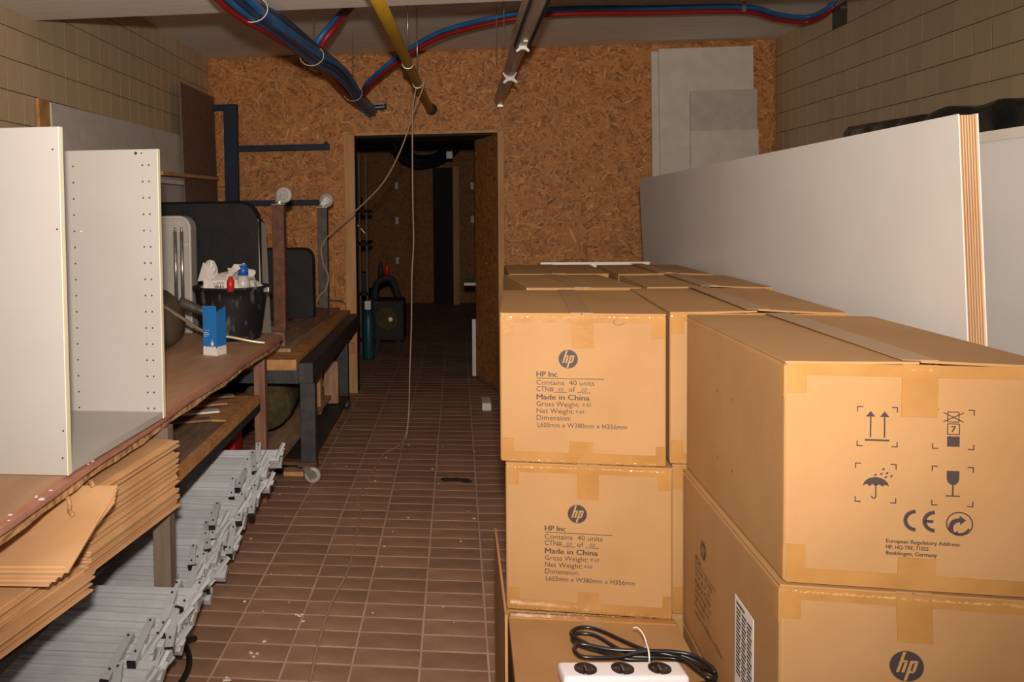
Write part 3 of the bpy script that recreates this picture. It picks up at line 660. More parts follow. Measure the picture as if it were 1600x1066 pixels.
for y_, k in ((4.085, .75), (5.02, 1.0)):
    mb = MB(); pr = [(-.026, .014), (.026, .014), (.022, -.004), (.042, -.026), (.034, -.034), (.010, -.018), (-.010, -.018), (-.034, -.034), (-.042, -.026), (-.022, -.004)]
    mb.prism([(a * k, b * k) for a, b in pr], (1, 0, 0), (0, 0, 1), (0, 1, 0), (.307, y_ - .02, 2.078), .022); build(mb, 'lamp_holder', 'clip_white', lr)
    if k < 1: mb = MB(); mb.box((.300, y_ - .16, 2.072), (.318, y_ - .14, 2.079)); build(mb, 'clip', 'clip_white', lr)
mb = MB(); mb.box((.29, 6.20, 2.055), (.33, 6.30, 2.068)); build(mb, 'end_tab', 'galvanised', lr)
# hanging white cables
hc = MB(); hc.tube(smooth_path([(-.190, 4.99, 2.092), (-.222, 4.975, 2.085), (-.228, 4.985, 2.02), (-.245, 5.0, 1.93), (-.250, 5.0, 1.77), (-.252, 5.0, 1.4), (-.250, 5.0, 1.15), (-.262, 5.0, .95), (-.268, 5.0, .66), (-.280, 5.0, .40), (-.286, 5.0, .2), (-.30, 4.98, .04), (-.318, 4.93, .008), (-.352, 4.80, .005), (-.409, 4.66, .005), (-.44, 4.3, .005), (-.462, 4.0, .005), (-.468, 3.86, .005), (-.435, 3.78, .005), (-.425, 3.53, .005), (-.411, 3.142, .005), (-.433, 2.875, .005), (-.435, 2.608, .005), (-.424, 2.366, .005), (-.40, 2.0, .005), (-.36, 1.6, .005)], 5), .0042, 7)
tag(build(hc, 'white_cable', 'cable_beige', smooth=True), 'thin pale cable hanging straight from the yellow pipe and trailing along the floor', 'cable')
hc = MB(); hc.tube(smooth_path([(-.205, 5.0, 2.09), (-.182, 4.985, 2.088), (-.188, 4.99, 2.03), (-.235, 5.02, 1.92), (-.32, 5.1, 1.70), (-.43, 5.2, 1.515), (-.57, 5.3, 1.38), (-.72, 5.38, 1.26), (-.82, 5.42, 1.17), (-.858, 5.43, 1.10), (-.845, 5.43, 1.00), (-.818, 5.44, .93), (-.828, 5.43, .85), (-.872, 5.42, .80), (-.885, 5.43, .765)], 6), .0045, 7)
tag(build(hc, 'white_cable', 'cable_beige', smooth=True), 'pale cable slanting from the yellow pipe down to the far trestle post', 'cable')
pc = thing('plug_cable', (-.78, 6.2, .4), 'short pale cable ending in a dark plug by the doorway post', 'cable')
mb = MB(); mb.tube(smooth_path([(-.862, 5.60, .775), (-.84, 5.8, .74), (-.815, 6.0, .71), (-.80, 6.15, .66), (-.785, 6.22, .56), (-.772, 6.235, .47)], 6), .0042, 7); build(mb, 'cord', 'cable_white', pc, True)
mb = MB(); mb.tube([(-.772, 6.236, .47), (-.773, 6.24, .40)], .007, 8); build(mb, 'plug', 'cord_black', pc, True)
mb = MB(); mb.bbox((-.800, 6.225, .30), (-.755, 6.262, .375), .004); tag(build(mb, 'wall_socket', 'timber'), 'small socket box low on the doorway post', 'socket')

# ------------------------------------------------------------------ blue steel rack and boards at the left
rk = thing('steel_rack', (-1.64, 6.25, 0), 'dark blue steel rack post with arms against the back wall', 'rack')
mb = MB(); mb.bbox((-1.692, 6.22, 0), (-1.592, 6.27, 2.13), .004); mb.box((-1.600, 6.210, 0), (-1.590, 6.225, 2.13)); build(mb, 'post', 'rack_blue', rk)
for (x0, x1, z0, z1) in ((-1.79, -1.692, 2.086, 2.130), (-1.592, -.915, 1.782, 1.826), (-1.592, -1.00, 1.382, 1.424)):
    mb = MB(); mb.bbox((x0, 6.225, z0), (x1, 6.265, z1), .003)
    if z0 > 1.5 and z0 < 2: mb.box((-.95, 6.225, 1.82), (-.93, 6.262, 1.842))
    build(mb, 'arm', 'rack_blue', rk)
def left_panel(y0, y1, z0, z1, x0, x1, mt, lb, zt2=None):
    mb = MB(); zt2 = zt2 or z1; mb.hexa([(x1 + .05, y0, z0), (x1 + .05, y1, z0), (x1, y1, zt2), (x1, y0, z1), (x0 + .05, y0, z0), (x0 + .05, y1, z0), (x0, y1, zt2), (x0, y0, z1)])
    return tag(build(mb, 'leaning_board', mt), lb, 'board')
left_panel(3.62, 3.72, 0, 1.845, -1.822, -1.808, 'orange_wood', 'narrow orange wood edge beside the grey board on the left wall')
left_panel(3.72, 5.56, 0, 1.838, -1.818, -1.800, 'grey_board', 'long grey board leaning on the left tiled wall behind the cabinet', 1.850)
left_panel(5.50, 6.28, 0, 2.190, -1.790, -1.778, 'brown_board', 'tall brown board leaning in the far left corner')
sh = thing('wall_shelf', (-1.76, 5.6, 1.53), 'short wooden shelf board with a pale batten on the left wall', 'shelf')
mb = MB(); mb.hexa([(-1.772, 4.9, 1.560), (-1.70, 4.9, 1.560), (-1.70, 6.10, 1.572), (-1.772, 6.10, 1.572), (-1.772, 4.9, 1.580), (-1.70, 4.9, 1.580), (-1.70, 6.10, 1.594), (-1.772, 6.10, 1.594)]); build(mb, 'board', 'timber', sh)
mb = MB(); mb.box((-1.75, 4.9, 1.515), (-1.72, 5.35, 1.540)); build(mb, 'batten', 'white_card', sh)

# ------------------------------------------------------------------ front workbench
wbn = thing('workbench', (-1.3, 2.6, 0), 'long brown workbench along the left with worn edge and lower shelf', 'workbench')
EX = -.822
def bx(y): return -.846 + (min(y, 4) - 1.49) * .014 + .004 * math.sin(y * 9)
N = 40
def strip(xa, xb, z0, z1, jit=0, y0=.9, y1=4.02):
    mb = MB(); vs = []
    for i in range(N + 1):
        y = y0 + (y1 - y0) * i / N; j = lambda: R.uniform(-jit, jit)
        e = -.035 if i == N else 0
        for (x, z_) in ((xa, z0), (bx(y) + xb + e + j(), z0 + j()), (bx(y) + xb + e + j(), (z0 + z1) / 2 + j()), (bx(y) + xb + e + j(), z1), (xa, z1)): vs.append((x, y, z_))
    fs = [(i * 5 + j, i * 5 + (j + 1) % 5, i * 5 + 5 + (j + 1) % 5, i * 5 + 5 + j) for i in range(N) for j in range(5)] + [(0, 1, 2, 3, 4), tuple(N * 5 + k for k in (4, 3, 2, 1, 0))]
    mb.add(vs, fs); return mb
build(strip(-1.74, -.012, .713, .742, .0035), 'chipboard_core', 'bench_chip', wbn)
build(strip(-1.74, .004, .742, .754, .0008), 'red_veneer', 'bench_red', wbn)
build(strip(-1.745, -.018, .754, .760, .0), 'top_sheet', 'bench_ply', wbn)
for (x, y) in ((-.861, 2.42), (-.905, 3.88), (-1.68, 1.2), (-1.68, 3.5), (-.90, 1.0)):
    mb = MB(); mb.bbox((x - .026, y - .025, 0), (x + .026, y + .025, .713), .003); build(mb, 'leg', 'post_wood' if y < 3 else 'red_wood', wbn)
for k, (x0, x1, mt) in enumerate(((-1.70, -1.36, 'dirty_wood'), (-1.355, -1.10, 'dirty_wood'), (-1.095, -.916, 'dirty_wood'))):
    mb = MB(); mb.box((x0, 1.1, .478), (x1, 3.50 + .03 * k, .497)); build(mb, 'shelf_plank', mt, wbn)
mb = MB(); mb.box((-1.70, 3.35, .4975), (-.925, 3.80, .505)); build(mb, 'shelf_plank', 'orange_wood', wbn)
mb = MB(); mb.box((-.914, 1.1, .474), (-.888, 3.81, .509)); build(mb, 'shelf_batten', 'orange_wood', wbn)
mb = MB(); mb.box((-.905, 1.1, .438), (-.89, 3.80, .470)); build(mb, 'shelf_rail', 'dark_frame', wbn)
for k in range(4):
    mb = MB(); y = 3.2 + k * .12; mb.bar((-1.25, y, .515 + k * .006), (-.98, y + .12, .515 + k * .006), .05, .008)
    tag(build(mb, 'wood_offcut', ['dirty_wood', 'white_card', 'dirty_wood_light', 'dirty_wood'][k]), ['dark', 'pale', 'brown', 'farthest dark'][k] + ' offcut lying on the lower shelf of the workbench', 'offcut')
fbm = MB()
for k in range(16):
    y = R.uniform(1.5, 2.4); x = bx(y) - R.uniform(-.001, .03); s_ = R.uniform(.003, .009)
    fbm.lathe([(1e-4, 0), (s_, .0005), (s_ * .5, s_ * .5), (1e-4, s_ * .5)], (x, y, .755), 6)
tag(build(fbm, 'edge_crumbs', 'debris', wbn), kind='stuff')
mb = MB()
mb.tube([(-.842, 1.765, .722), (-.838, 1.765, .705), (-.842, 1.77, .690), (-.836, 1.775, .678)], .005, 6); mb.tube([(-.842, 1.88, .72), (-.838, 1.885, .708)], .006, 6); build(mb, 'splinter', 'bench_chip', wbn)

# cabinet on the bench
cab = thing('white_cabinet', (-1.1, 2.05, .76), 'white open cabinet carcass with shelf-pin holes standing on the workbench', 'cabinet')
mb = MB(); mb.bbox((-1.42, 1.785, .761), (-.8505, 1.803, 1.521), .001, 1); a1 = build(mb, 'side_panel', 'white_melamine', cab)
mb = MB(); mb.box((-.8503, 1.785, .761), (-.8485, 1.803, 1.521)); mb.box((-.8193, 2.316, .761), (-.8175, 2.334, 1.510)); build(mb, 'edge_banding', 'panel_edge', cab)
mb = MB(); mb.bbox((-1.42, 2.316, .761), (-.8195, 2.334, 1.510), .001, 1); build(mb, 'side_panel', 'white_melamine', cab)
mb = MB(); mb.hexa([(-1.42, 1.803, .761), (-.850, 1.803, .761), (-.820, 2.316, .761), (-1.42, 2.316, .761), (-1.42, 1.803, .779), (-.850, 1.803, .779), (-.820, 2.316, .779), (-1.42, 2.316, .779)]); build(mb, 'bottom_panel', 'white_melamine', cab)
mb = MB(); mb.box((-1.42, 1.803, .779), (-1.412, 2.316, 1.50)); build(mb, 'back_panel', 'white_melamine', cab)
hm = MB()
for k in range(16):
    z_ = 1.466 - k * .0452
    for dx in (.026, .044): 
        if dx == .026 or True: hm.disc((-.8175 - dx + .0, 2.3155, z_), .0024, (0, 1, 0), .0012, 10)
    hm.disc((-.8175 - .245 + .0, 2.3155, z_), .0024, (0, 1, 0), .0012, 10)
hm.disc((-.88, 2.3155, 1.499), .0042, (0, 1, 0), .0012, 12); hm.disc((-.8635, 2.3155, 1.499), .0022, (0, 1, 0), .0012, 10)
build(hm, 'pin_holes', 'hole', cab)
hm = MB()
for (x, z_) in ((-.863, 1.472), (-.858, 1.300), (-.857, .86), (-.860, .80)): hm.disc((x, 1.7845, z_), .0020, (0, 1, 0), .0012, 10)
build(hm, 'screw_holes', 'hole', cab)
for (x, z_) in ((-.844, 1.285), (-1.045, 1.285)):
    mb = MB(); mb.tube([(x, 2.316, z_), (x + .006, 2.306, z_)], .0022, 6); build(mb, 'shelf_pin', 'galvanised', cab)

# ------------------------------------------------------------------ hardboard sheets under the bench
def hb(poly4, z0, t, lb, gr, tz=(0, 0, 0, 0)):
    mb = MB(); mb.hexa([(x, y, z0 + q) for (x, y), q in zip(poly4, tz)] + [(x, y, z0 + t + q) for (x, y), q in zip(poly4, tz)])
    return tag(build(mb, 'hardboard_sheet', 'hardboard'), lb, 'hardboard sheet', gr)
n = 34; dz = (.692 - .4985) / n
for k in range(n):
    j = R.uniform(-.008, .008); s_ = k / n
    hb([(-1.40, 1.885 + j), (-.858 + j + .010 * s_, 1.890 + j), (-.800 + j * 1.2, 2.36 + j), (-1.40, 2.385 + j)], .4985 + k * dz, dz * .80, 'thin brown hardboard sheet in the farther stack under the workbench', 'hardboard sheets, farther stack')
n = 12; dz = (.555 - .4985) / n
for k in range(n):
    j = R.uniform(-.010, .010)
    hb([(-1.45, 1.25), (-.905 + j, 1.26), (-.812 + j, 1.80 + j), (-1.45, 1.86 + j)], .4985 + k * dz, dz * .8, 'thin brown hardboard sheet in the nearer low stack under the workbench', 'hardboard sheets, nearer stack')
n = 5; dz = .006
for k in range(n):
    j = R.uniform(-.016, .016)
    hb([(-1.42, 1.22), (-.90 + j, 1.24), (-.835 + j, 1.77 - k * .012), (-1.42, 1.84)], .557 + k * dz, dz * .7, 'brown hardboard sheet slipped out on the nearer low stack', 'slipped hardboard sheets, nearer stack')
for k in range(5):
    j = k * .010; zz = .604 + k * .0052
    hb([(-1.40, 1.555 + j * .5), (-.800 + j * .9 - .02 * (k == 4), 1.585 + j), (-.775 + j * .9 - .012 * k, 1.86 + .012 * k), (-1.40, 1.86)], zz, .0038, 'tilted hardboard sheet fanned over both stacks', 'fanned hardboard sheets', tz=(0, 0, .073, .073))

# ------------------------------------------------------------------ grey steel frames on the floor
def frame_parts(seed):
    rr = random.Random(seed); L = rr.uniform(.72, .86)
    bar = MB(); bar.bbox((-L, -.014, -.0255), (0, .014, .0255), .002, 1)
    bar.bbox((-L + .02, -.0145, -.004), (-.03, -.0185, .004), .001, 1)
    leg = MB(); hl = rr.uniform(.07, .13); sl = rr.uniform(-.35, .35)
    p0 = Vector((rr.uniform(-.10, -.01), -.022, .01)); d = Vector((sl, -.25, -1)).normalized()
    leg.bar(p0 - d * hl * .4, p0 + d * hl, .019, .022, (1, 0, 0))
    cap = MB(); cap.bar(p0 + d * hl, p0 + d * (hl + .006), .0195, .0225, (1, 0, 0))
    hole = MB(); hole.disc(p0 + d * hl * .7 + Vector((0, -.0125, 0)), .0035, (0, 1, 0), .002, 8); hole.disc(p0 - d * hl * .3 + Vector((0, -.0125, 0)), .0035, (0, 1, 0), .002, 8)
    br = MB(); a = rr.uniform(.01, .04); br.prism([(0, 0), (.045, .004), (.048, .022), (.018, .030), (0, .018)], (1, 0, 0), (0, 0, 1), (0, 1, 0), (-a - .02, -.026, rr.uniform(-.02, .0)), .007); br.bar((-a, -.02, -.02), (-a + rr.uniform(.02, .05), -.045, .035), .010, .014)
    return [('tube', 'steel_grey', bar), ('leg', 'steel_grey', leg), ('foot_cap', 'rubber_black', cap), ('screw_holes', 'hole', hole), ('bracket', 'steel_grey', br)]
protos = []; last_top = [None]; LV = 9
def add_frame(x, y, z_, rx, rz, ry, lb, gr, variant):
    while len(protos) <= variant: protos.append(None)
    root = thing('steel_trestle', (x, y, z_), lb, 'trestle', gr); last_top[:] = [root] if (variant == LV and y < 2.5) else last_top; root.rotation_euler = (rx, ry, rz)
    if protos[variant] is None:
        obs = []
        for nm, mt, mb in frame_parts(variant + 11):
            o = build(mb, nm, mt, None, loc=(0, 0, 0)); o.parent = root; obs.append(o)
        protos[variant] = obs
    else:
        for s_ in protos[variant]: o = s_.copy(); COL.objects.link(o); o.parent = root
# far heap: profile rises away from the camera
def heap(y0, z0, y1, z1, n, layers, x0, x1, lb, gr, v0):
    for L in range(layers):
        for k in range(n):
            t = (k + .5) / n; y = y0 + (y1 - y0) * t + L * .055; z_ = z0 + (z1 - z0) * t - L * .035
            if z_ < .03: continue
            xe = x0 + (x1 - x0) * t + R.uniform(-.035, .035)
            add_frame(xe, y, z_, -.95 + R.uniform(-.15, .15), R.uniform(-.035, .035), R.uniform(-.02, .02), lb, gr, v0 + (k + L * 3) % 7)
heap(2.66, .050, 3.44, .350, 16, 2, -.855, -.742, 'grey steel trestle bar in the long farther heap on the floor under the workbench', 'grey steel trestles, farther heap', 0)
heap(1.78, .040, 2.385, .240, 12, 2, -.800, -.768, 'grey steel trestle bar in the nearer heap at the bottom left', 'grey steel trestles, nearer heap', 7)
st = MB(); st.box((-.17, -.0205, -.018), (-.09, -.019, .010)); q = build(st, 'paper_sticker', 'label_paper', None, loc=(0, 0, 0)); q.parent = last_top[0]
# a top frame with a sticker and a bright upright bracket
hs = MB(); hs.tube(smooth_path([(-.93, 2.60, .012), (-.868, 2.545, .014), (-.83, 2.50, .014), (-.800, 2.44, .014), (-.782, 2.36, .014), (-.785, 2.24, .014), (-.80, 2.1, .014)], 6), .009, 8)
hs.tube(smooth_path([(-.815, 2.545, .020), (-.828, 2.50, .030), (-.85, 2.40, .020), (-.89, 2.28, .014), (-.93, 2.2, .012)], 6), .009, 8)
tag(build(hs, 'black_hose', 'rubber_black', smooth=True), 'black rubber hose crossing itself on the floor by the nearer heap', 'hose')

# ------------------------------------------------------------------ things on the front bench
bk = thing('bucket', (-1.03, 3.86, .761), 'black plaster-splashed builder bucket at the end of the workbench', 'bucket')
mb = MB(); c = (-1.03, 3.86, .761); mb.lathe([(1e-4, 0), (.130, 0), (.136, .02), (.160, .185), (.166, .228), (.176, .232), (.176, .240), (.158, .240), (.150, .19), (.128, .03), (1e-4, .03)], c, 36); build(mb, 'body', 'bucket_plastic', bk, True)
mb = MB(); mb.bbox((-.872, 3.82, .972), (-.845, 3.88, .996), .004); build(mb, 'grip', 'galvanised', bk)
def lump(mb, c, r, sc, seed, amp=.35, sub=3, cut=None):
    bm = bmesh.new(); bmesh.ops.create_icosphere(bm, subdivisions=sub, radius=1)
    for v in bm.verts:
        nrm = v.co.normalized(); k = 1 + amp * noise.noise(nrm * 2.1 + Vector((seed, 0, 0))) + amp * .4 * noise.noise(nrm * 6 + Vector((0, seed, 0)))
        v.co = Vector((nrm.x * sc[0], nrm.y * sc[1], nrm.z * sc[2])) * r * k
    bm.verts.index_update(); mb.add([Vector(c) + v.co for v in bm.verts], [[v.index for v in f.verts] for f in bm.faces]); bm.free()
bg = thing('rubbish_bag', (-1.06, 3.86, .93), 'crumpled white printed bag stuffed in the black bucket', 'bag')
mb = MB(); lump(mb, (-1.035, 3.86, .985), .145, (.98, .9, .55), 3, .25)
lump(mb, (-1.12, 3.84, 1.045), .06, (.6, .6, 1.15), 5, .5); lump(mb, (-.985, 3.87, 1.055), .055, (1.0, .6, .75), 8, .5); build(mb, 'sack', 'bag', bg, False)
mb = MB(); vs = [(-1.15, 3.74, 1.03), (-1.125, 3.75, 1.115), (-1.07, 3.75, 1.05), (-1.09, 3.72, 1.035), (-1.02, 3.74, 1.05), (-.985, 3.75, 1.105), (-.935, 3.76, 1.10), (-.975, 3.73, 1.07), (-1.01, 3.72, 1.025)]
mb.add(vs, [(0, 1, 3), (1, 2, 3), (4, 5, 7), (5, 6, 7), (4, 7, 8), (3, 2, 8)]); build(mb, 'torn_flap', 'bag', bg)
FBg = Face((-1.10, 3.722, 1.03), (1, 0, 0), (0, 0, -1), (0, -1, 0)); mb = MB()
mb_ = MB(); mb_.hexa([(-1.115, 3.716, .992), (-.985, 3.716, .992), (-.985, 3.75, .992), (-1.115, 3.75, .992), (-1.118, 3.724, 1.036), (-.985, 3.724, 1.036), (-.985, 3.75, 1.036), (-1.118, 3.75, 1.036)]); build(mb_, 'bag_front', 'bag', bg)
FBg = Face((-1.115, 3.7225, 1.036), (1, 0, 0), (0, -.18, -1), (0, -1, .18)); text(mb, FBg, 'VMK', .093, .022, .014, .048, .03, off=.003, flip=True)
stroke(mb, FBg, [(.040, .016), (.092, .016)], .0016, .003); stroke(mb, FBg, [(.060, .010), (.092, .010)], .0014, .003); build(mb, 'printed_text', 'ink', bg)
bt = thing('blue_capped_bottle', (-.955, 3.80, .98), 'pale bottle with a bright blue cap sticking out of the bucket', 'bottle')
mb = MB(); mb.lathe([(1e-4, 0), (.034, 0), (.034, .055), (.022, .085), (.018, .09)], (-.955, 3.78, .965), 16, (0.05, -.1, 1)); build(mb, 'bottle_body', 'clear_white', bt, True)
mb = MB(); mb.lathe([(.021, 0), (.024, .003), (.021, .045), (1e-4, .047)], (-.950, 3.77, 1.055), 16, (0.05, -.1, 1)); build(mb, 'cap', 'blue_plastic', bt, True)
mb = MB(); mb.lathe([(1e-4, 0), (.016, 0), (.0175, .05), (.011, .058), (.010, .066), (1e-4, .07)], (-.990, 3.700, .985), 14, (0, .1, 1)); tag(build(mb, 'red_bottle', 'red_plastic', smooth=True), 'small bright red bottle among the rubbish in the bucket', 'bottle')
bb = thing('blue_carton', (-.99, 3.40, .761), 'small bright blue and white carton with an open flap on the workbench', 'box')
ang = .42; X = Vector((math.cos(ang), -math.sin(ang) * .3, 0)).normalized(); X = Vector((.985, .17, 0)); Yv = Vector((-.17, .985, 0))
o = Vector((-1.022, 3.36, .761)); wB, dB, hB = .066, .066, .20
def P8(u0, u1, v0, v1, z0, z1): return [o + X * u0 + Yv * v0 + Vector((0, 0, z0)), o + X * u1 + Yv * v0 + Vector((0, 0, z0)), o + X * u1 + Yv * v1 + Vector((0, 0, z0)), o + X * u0 + Yv * v1 + Vector((0, 0, z0)), o + X * u0 + Yv * v0 + Vector((0, 0, z1)), o + X * u1 + Yv * v0 + Vector((0, 0, z1)), o + X * u1 + Yv * v1 + Vector((0, 0, z1)), o + X * u0 + Yv * v1 + Vector((0, 0, z1))]
X = Vector((math.cos(-.35), math.sin(-.35), 0)); Yv = Vector((-X.y, X.x, 0)); o = Vector((-1.020, 3.375, .761))
mb = MB(); mb.hexa(P8(0, wB, 0, dB, .028, .168)); build(mb, 'body', 'blue_card', bb)
mb = MB(); mb.hexa(P8(0, wB, 0, dB, 0, .0279))
FQ = Face(o + Vector((0, 0, .04)), X, (0, 0, -1), -Yv); FQ2 = Face(o + X * wB + Vector((0, 0, .04)), Yv, (0, 0, -1), X)
for fq in (FQ, FQ2):
    for k in range(4): poly(mb, fq, [(.009 + k * .016 + .0085 * math.cos(a), .012 - .0095 * math.sin(a)) for a in [PI * t / 8 for t in range(9)]], .0008)
build(mb, 'white_cloud_band', 'white_card', bb); mb = MB(); text(mb, FQ, '========', .006, -.060, .004, .03); stroke(mb, FQ, [(.006, -.052), (.028, -.052)], .0018); stroke(mb, FQ, [(.006, -.045), (.034, -.045)], .0018); stroke(mb, FQ, [(.006, -.038), (.020, -.038)], .0018)
poly(mb, FQ, [(.046 + .007 * math.cos(a), -.008 + .009 * math.sin(a)) for a in [2 * PI * t / 12 for t in range(12)]]); stroke(mb, FQ, [(.046, -.026), (.046, -.016)], .002)
build(mb, 'white_print', 'white_card', bb)
mb = MB(); mb.hexa(P8(0, wB, -.0005, .0015, .168, .200)); build(mb, 'flap', 'blue_card', bb)
mb = MB(); mb.hexa([o + X * (wB - .0015) + Vector((0, 0, .168)), o + X * wB + Vector((0, 0, .168)), o + X * wB + Yv * dB + Vector((0, 0, .168)), o + X * (wB - .0015) + Yv * dB + Vector((0, 0, .168)), o + X * (wB) + Vector((0, 0, .178)), o + X * (wB + .0015) + Vector((0, 0, .178)), o + X * (wB + .004) + Yv * dB * .9 + Vector((0, 0, .194)), o + X * (wB + .002) + Yv * dB * .9 + Vector((0, 0, .194))]); build(mb, 'flap', 'blue_card', bb)
# bronze lamp bowl and hose
lp = thing('lamp_bowl', (-1.27, 3.55, .761), 'dark bronze bowl-shaped lamp shade lying half behind the cabinet', 'lamp')
mb = MB(); mb.lathe([(1e-4, -.125), (.06, -.112), (.10, -.075), (.125, -.02), (.128, .03), (.110, .075), (.07, .105), (.03, .118), (1e-4, .12)], (-1.27, 3.52, .885), 32, (.75, -.05, .25)); build(mb, 'bowl', 'bronze', lp, True)
mb = MB(); mb.tube([(-1.18, 3.57, .955), (-1.12, 3.60, .925), (-1.06, 3.62, .895)], [.024, .022, .015], 12); build(mb, 'socket_neck', 'steel_old', lp, True)
for k in range(3): mb = MB(); mb.tube([(-1.10, 3.585 + k * .012, .92 - k * .008), (-1.04, 3.60 + k * .01, .895 - k * .012)], .006, 8); build(mb, 'fitting', 'hose_metal', lp, True)
mb = MB(); mb.tube(smooth_path([(-1.31, 3.40, 1.005), (-1.24, 3.41, .985), (-1.185, 3.45, .935), (-1.13, 3.5, .885), (-1.08, 3.54, .84), (-1.03, 3.57, .815), (-.96, 3.60, .80), (-.90, 3.62, .784), (-.855, 3.63, .775), (-.825, 3.635, .772)], 6), .0075, 8); q = build(mb, 'steel_hose', 'hose_metal', smooth=True); tag(q, 'braided metal hose running over the bench end past the blue carton', 'hose')

# ------------------------------------------------------------------ second (wheeled) bench
b2 = thing('wheeled_bench', (-1.25, 5.1, 0), 'heavy wheeled workbench with worn wooden top behind the first bench', 'workbench')
mb = MB(); mb.bbox((-1.74, 4.085, .568), (-.775, 6.20, .621), .004); build(mb, 'top_board', 'orange_wood', b2)
mb = MB(); mb.bbox((-1.74, 4.30, .6215), (-.845, 6.19, .640), .003); build(mb, 'top_plank', 'dirty_wood_light', b2)
mb = MB(); mb.bbox((-.773, 4.11, .500), (-.700, 6.15, .600), .004); build(mb, 'side_rail', 'steel_dark', b2)
mb = MB(); mb.box((-1.70, 4.11, .50), (-.773, 4.16, .566)); build(mb, 'front_rail', 'steel_dark', b2)
for (x, y) in ((-.730, 4.15), (-.768, 5.72), (-1.66, 4.15), (-1.66, 5.72)):
    mb = MB(); mb.bbox((x - .037, y - .03, .112), (x + .037, y + .03, .50), .003); build(mb, 'leg', 'steel_dark', b2)
for y in (4.15, 5.72):
    mb = MB(); mb.box((-1.70, y - .03, .095), (-.690 if y < 5 else -.730, y + .03, .111)); build(mb, 'bottom_rail', 'steel_rust', b2)
def caster(parent, x, y, zt, sgn, r=.040, mt='wheel_grey', dark=False, off=.03):   # sgn -1 hangs down, +1 points up
    zc = zt + sgn * (.092 - r) if True else 0
    mb = MB(); mb.box((x - .035, y - .035, zt), (x + .035, y + .035, zt + sgn * .004))
    mb.lathe([(.022, 0), (.022, sgn * .014), (.016, sgn * .016)], (x, y, zt + sgn * .004), 14)
    for s_ in (-1, 1): mb.prism([(-.018, 0), (.018, 0), (off + .014, zc - zt - sgn * .018), (off - .010, zc - zt + sgn * .008)], (1, 0, 0), (0, 0, 1), (0, 1, 0), (x, y + s_ * .017 - .0015, zt + sgn * .014), .003)
    build(mb, 'caster_fork', 'galvanised', parent)
    mb = MB(); c = (x + off, y, zc); mb.lathe([(r * .55, -.012), (r * .95, -.013), (r, -.009), (r, .009), (r * .95, .013), (r * .55, .012), (r * .5, .005), (r * .5, -.005), (r * .55, -.012)], c, 28, (0, 1, 0)); build(mb, 'caster_wheel', mt, parent, True)
    mb = MB(); mb.disc(c, r * .5, (0, 1, 0), .008, 18); build(mb, 'caster_hub', 'galvanised', parent)
caster(b2, -.745, 4.15, .094, -1); caster(b2, -.79, 5.72, .094, -1, mt='rubber_black'); caster(b2, -.87, 4.45, .094, -1, mt='rubber_black'); caster(b2, -1.66, 4.15, .094, -1, mt='rubber_black')
mb = MB(); mb.box((-.90, 4.16, .095), (-.72, 5.70, .1035)); build(mb, 'stretcher', 'steel_dark', b2)
# upside-down trolley on it
tr = thing('upturned_trolley', (-.9, 5.0, .64), 'upturned steel trolley frame with casters pointing up, lying on the wheeled bench', 'trolley')
mb = MB(); mb.hexa([(-.965, 4.38, .641), (-.890, 4.38, .641), (-.835, 5.60, .641), (-.910, 5.60, .641), (-.965, 4.38, .712), (-.890, 4.38, .712), (-.835, 5.60, .712), (-.910, 5.60, .712)]); build(mb, 'base_beam', 'dirty_wood', tr)
mb = MB(); mb.box((-1.60, 4.70, .641), (-.955, 4.76, .70)); build(mb, 'cross_beam', 'dirty_wood', tr)
mb = MB(); mb.bbox((-.952, 4.41, .7125), (-.890, 4.47, 1.372), .003); build(mb, 'post', 'steel_rust', tr)
mb = MB(); mb.bbox((-.888, 5.48, .7125), (-.826, 5.54, 1.360), .003); build(mb, 'post', 'steel_old', tr)
caster(tr, -.920, 4.44, 1.3722, 1, .042, off=.028); caster(tr, -.857, 5.51, 1.3602, 1, .045, 'wheel_grey', off=.026)
# black tubs, suitcase
tb = thing('black_tub', (-1.3, 4.4, .64), 'large black plastic tub standing upright behind the bucket', 'tub')
mb = MB(); xf = Matrix.Identity(4)
def tub(mb, x0, x1, z0, z1, yf, yb_, rr_):
    rings = []
    for (y, e, rad) in ((yf, .0, rr_), (yf + .02, .012, rr_), (yf + .02, -.02, rr_ * .9), (yb_ - .05, -.05, rr_ * .9), (yb_, -.09, rr_ * .7)):
        pts = []; a0, a1, b0, b1 = x0 - e, x1 + e, z0, z1 + e; r = rad
        for (cx, cz, s0) in ((a1 - r, b0 + r * .3, -90), (a1 - r, b1 - r, 0), (a0 + r, b1 - r, 90), (a0 + r, b0 + r * .3, 180)):
            q = r if cz > b0 + r * .5 else r * .3
            for k in range(6): an = math.radians(s0 + 18 * k); pts.append((cx + r * math.cos(an), y, cz + q * math.sin(an)))
        rings.append(pts)
    n = 24; vs = [p for r_ in rings for p in r_]; fs = [(i * n + j, i * n + (j + 1) % n, (i + 1) * n + (j + 1) % n, (i + 1) * n + j) for i in range(len(rings) - 1) for j in range(n)]
    fs += [tuple(range(n)), tuple((len(rings) - 1) * n + j for j in range(n))]; mb.add(vs, fs)
tub(mb, -1.72, -.985, .642, 1.380, 4.23, 4.68, .10); q = build(mb, 'shell', 'black_plastic', tb)
mb = MB(); mb.hexa([(-.980, 4.232, .70), (-.972, 4.232, .70), (-.955, 4.36, .70), (-.963, 4.36, .70), (-.992, 4.232, 1.30), (-.984, 4.232, 1.30), (-.975, 4.36, 1.27), (-.983, 4.36, 1.27)]); build(mb, 'lit_side_flange', 'suitcase', tb)  # tub's flange side as lit: the brightness is put into its grey colour
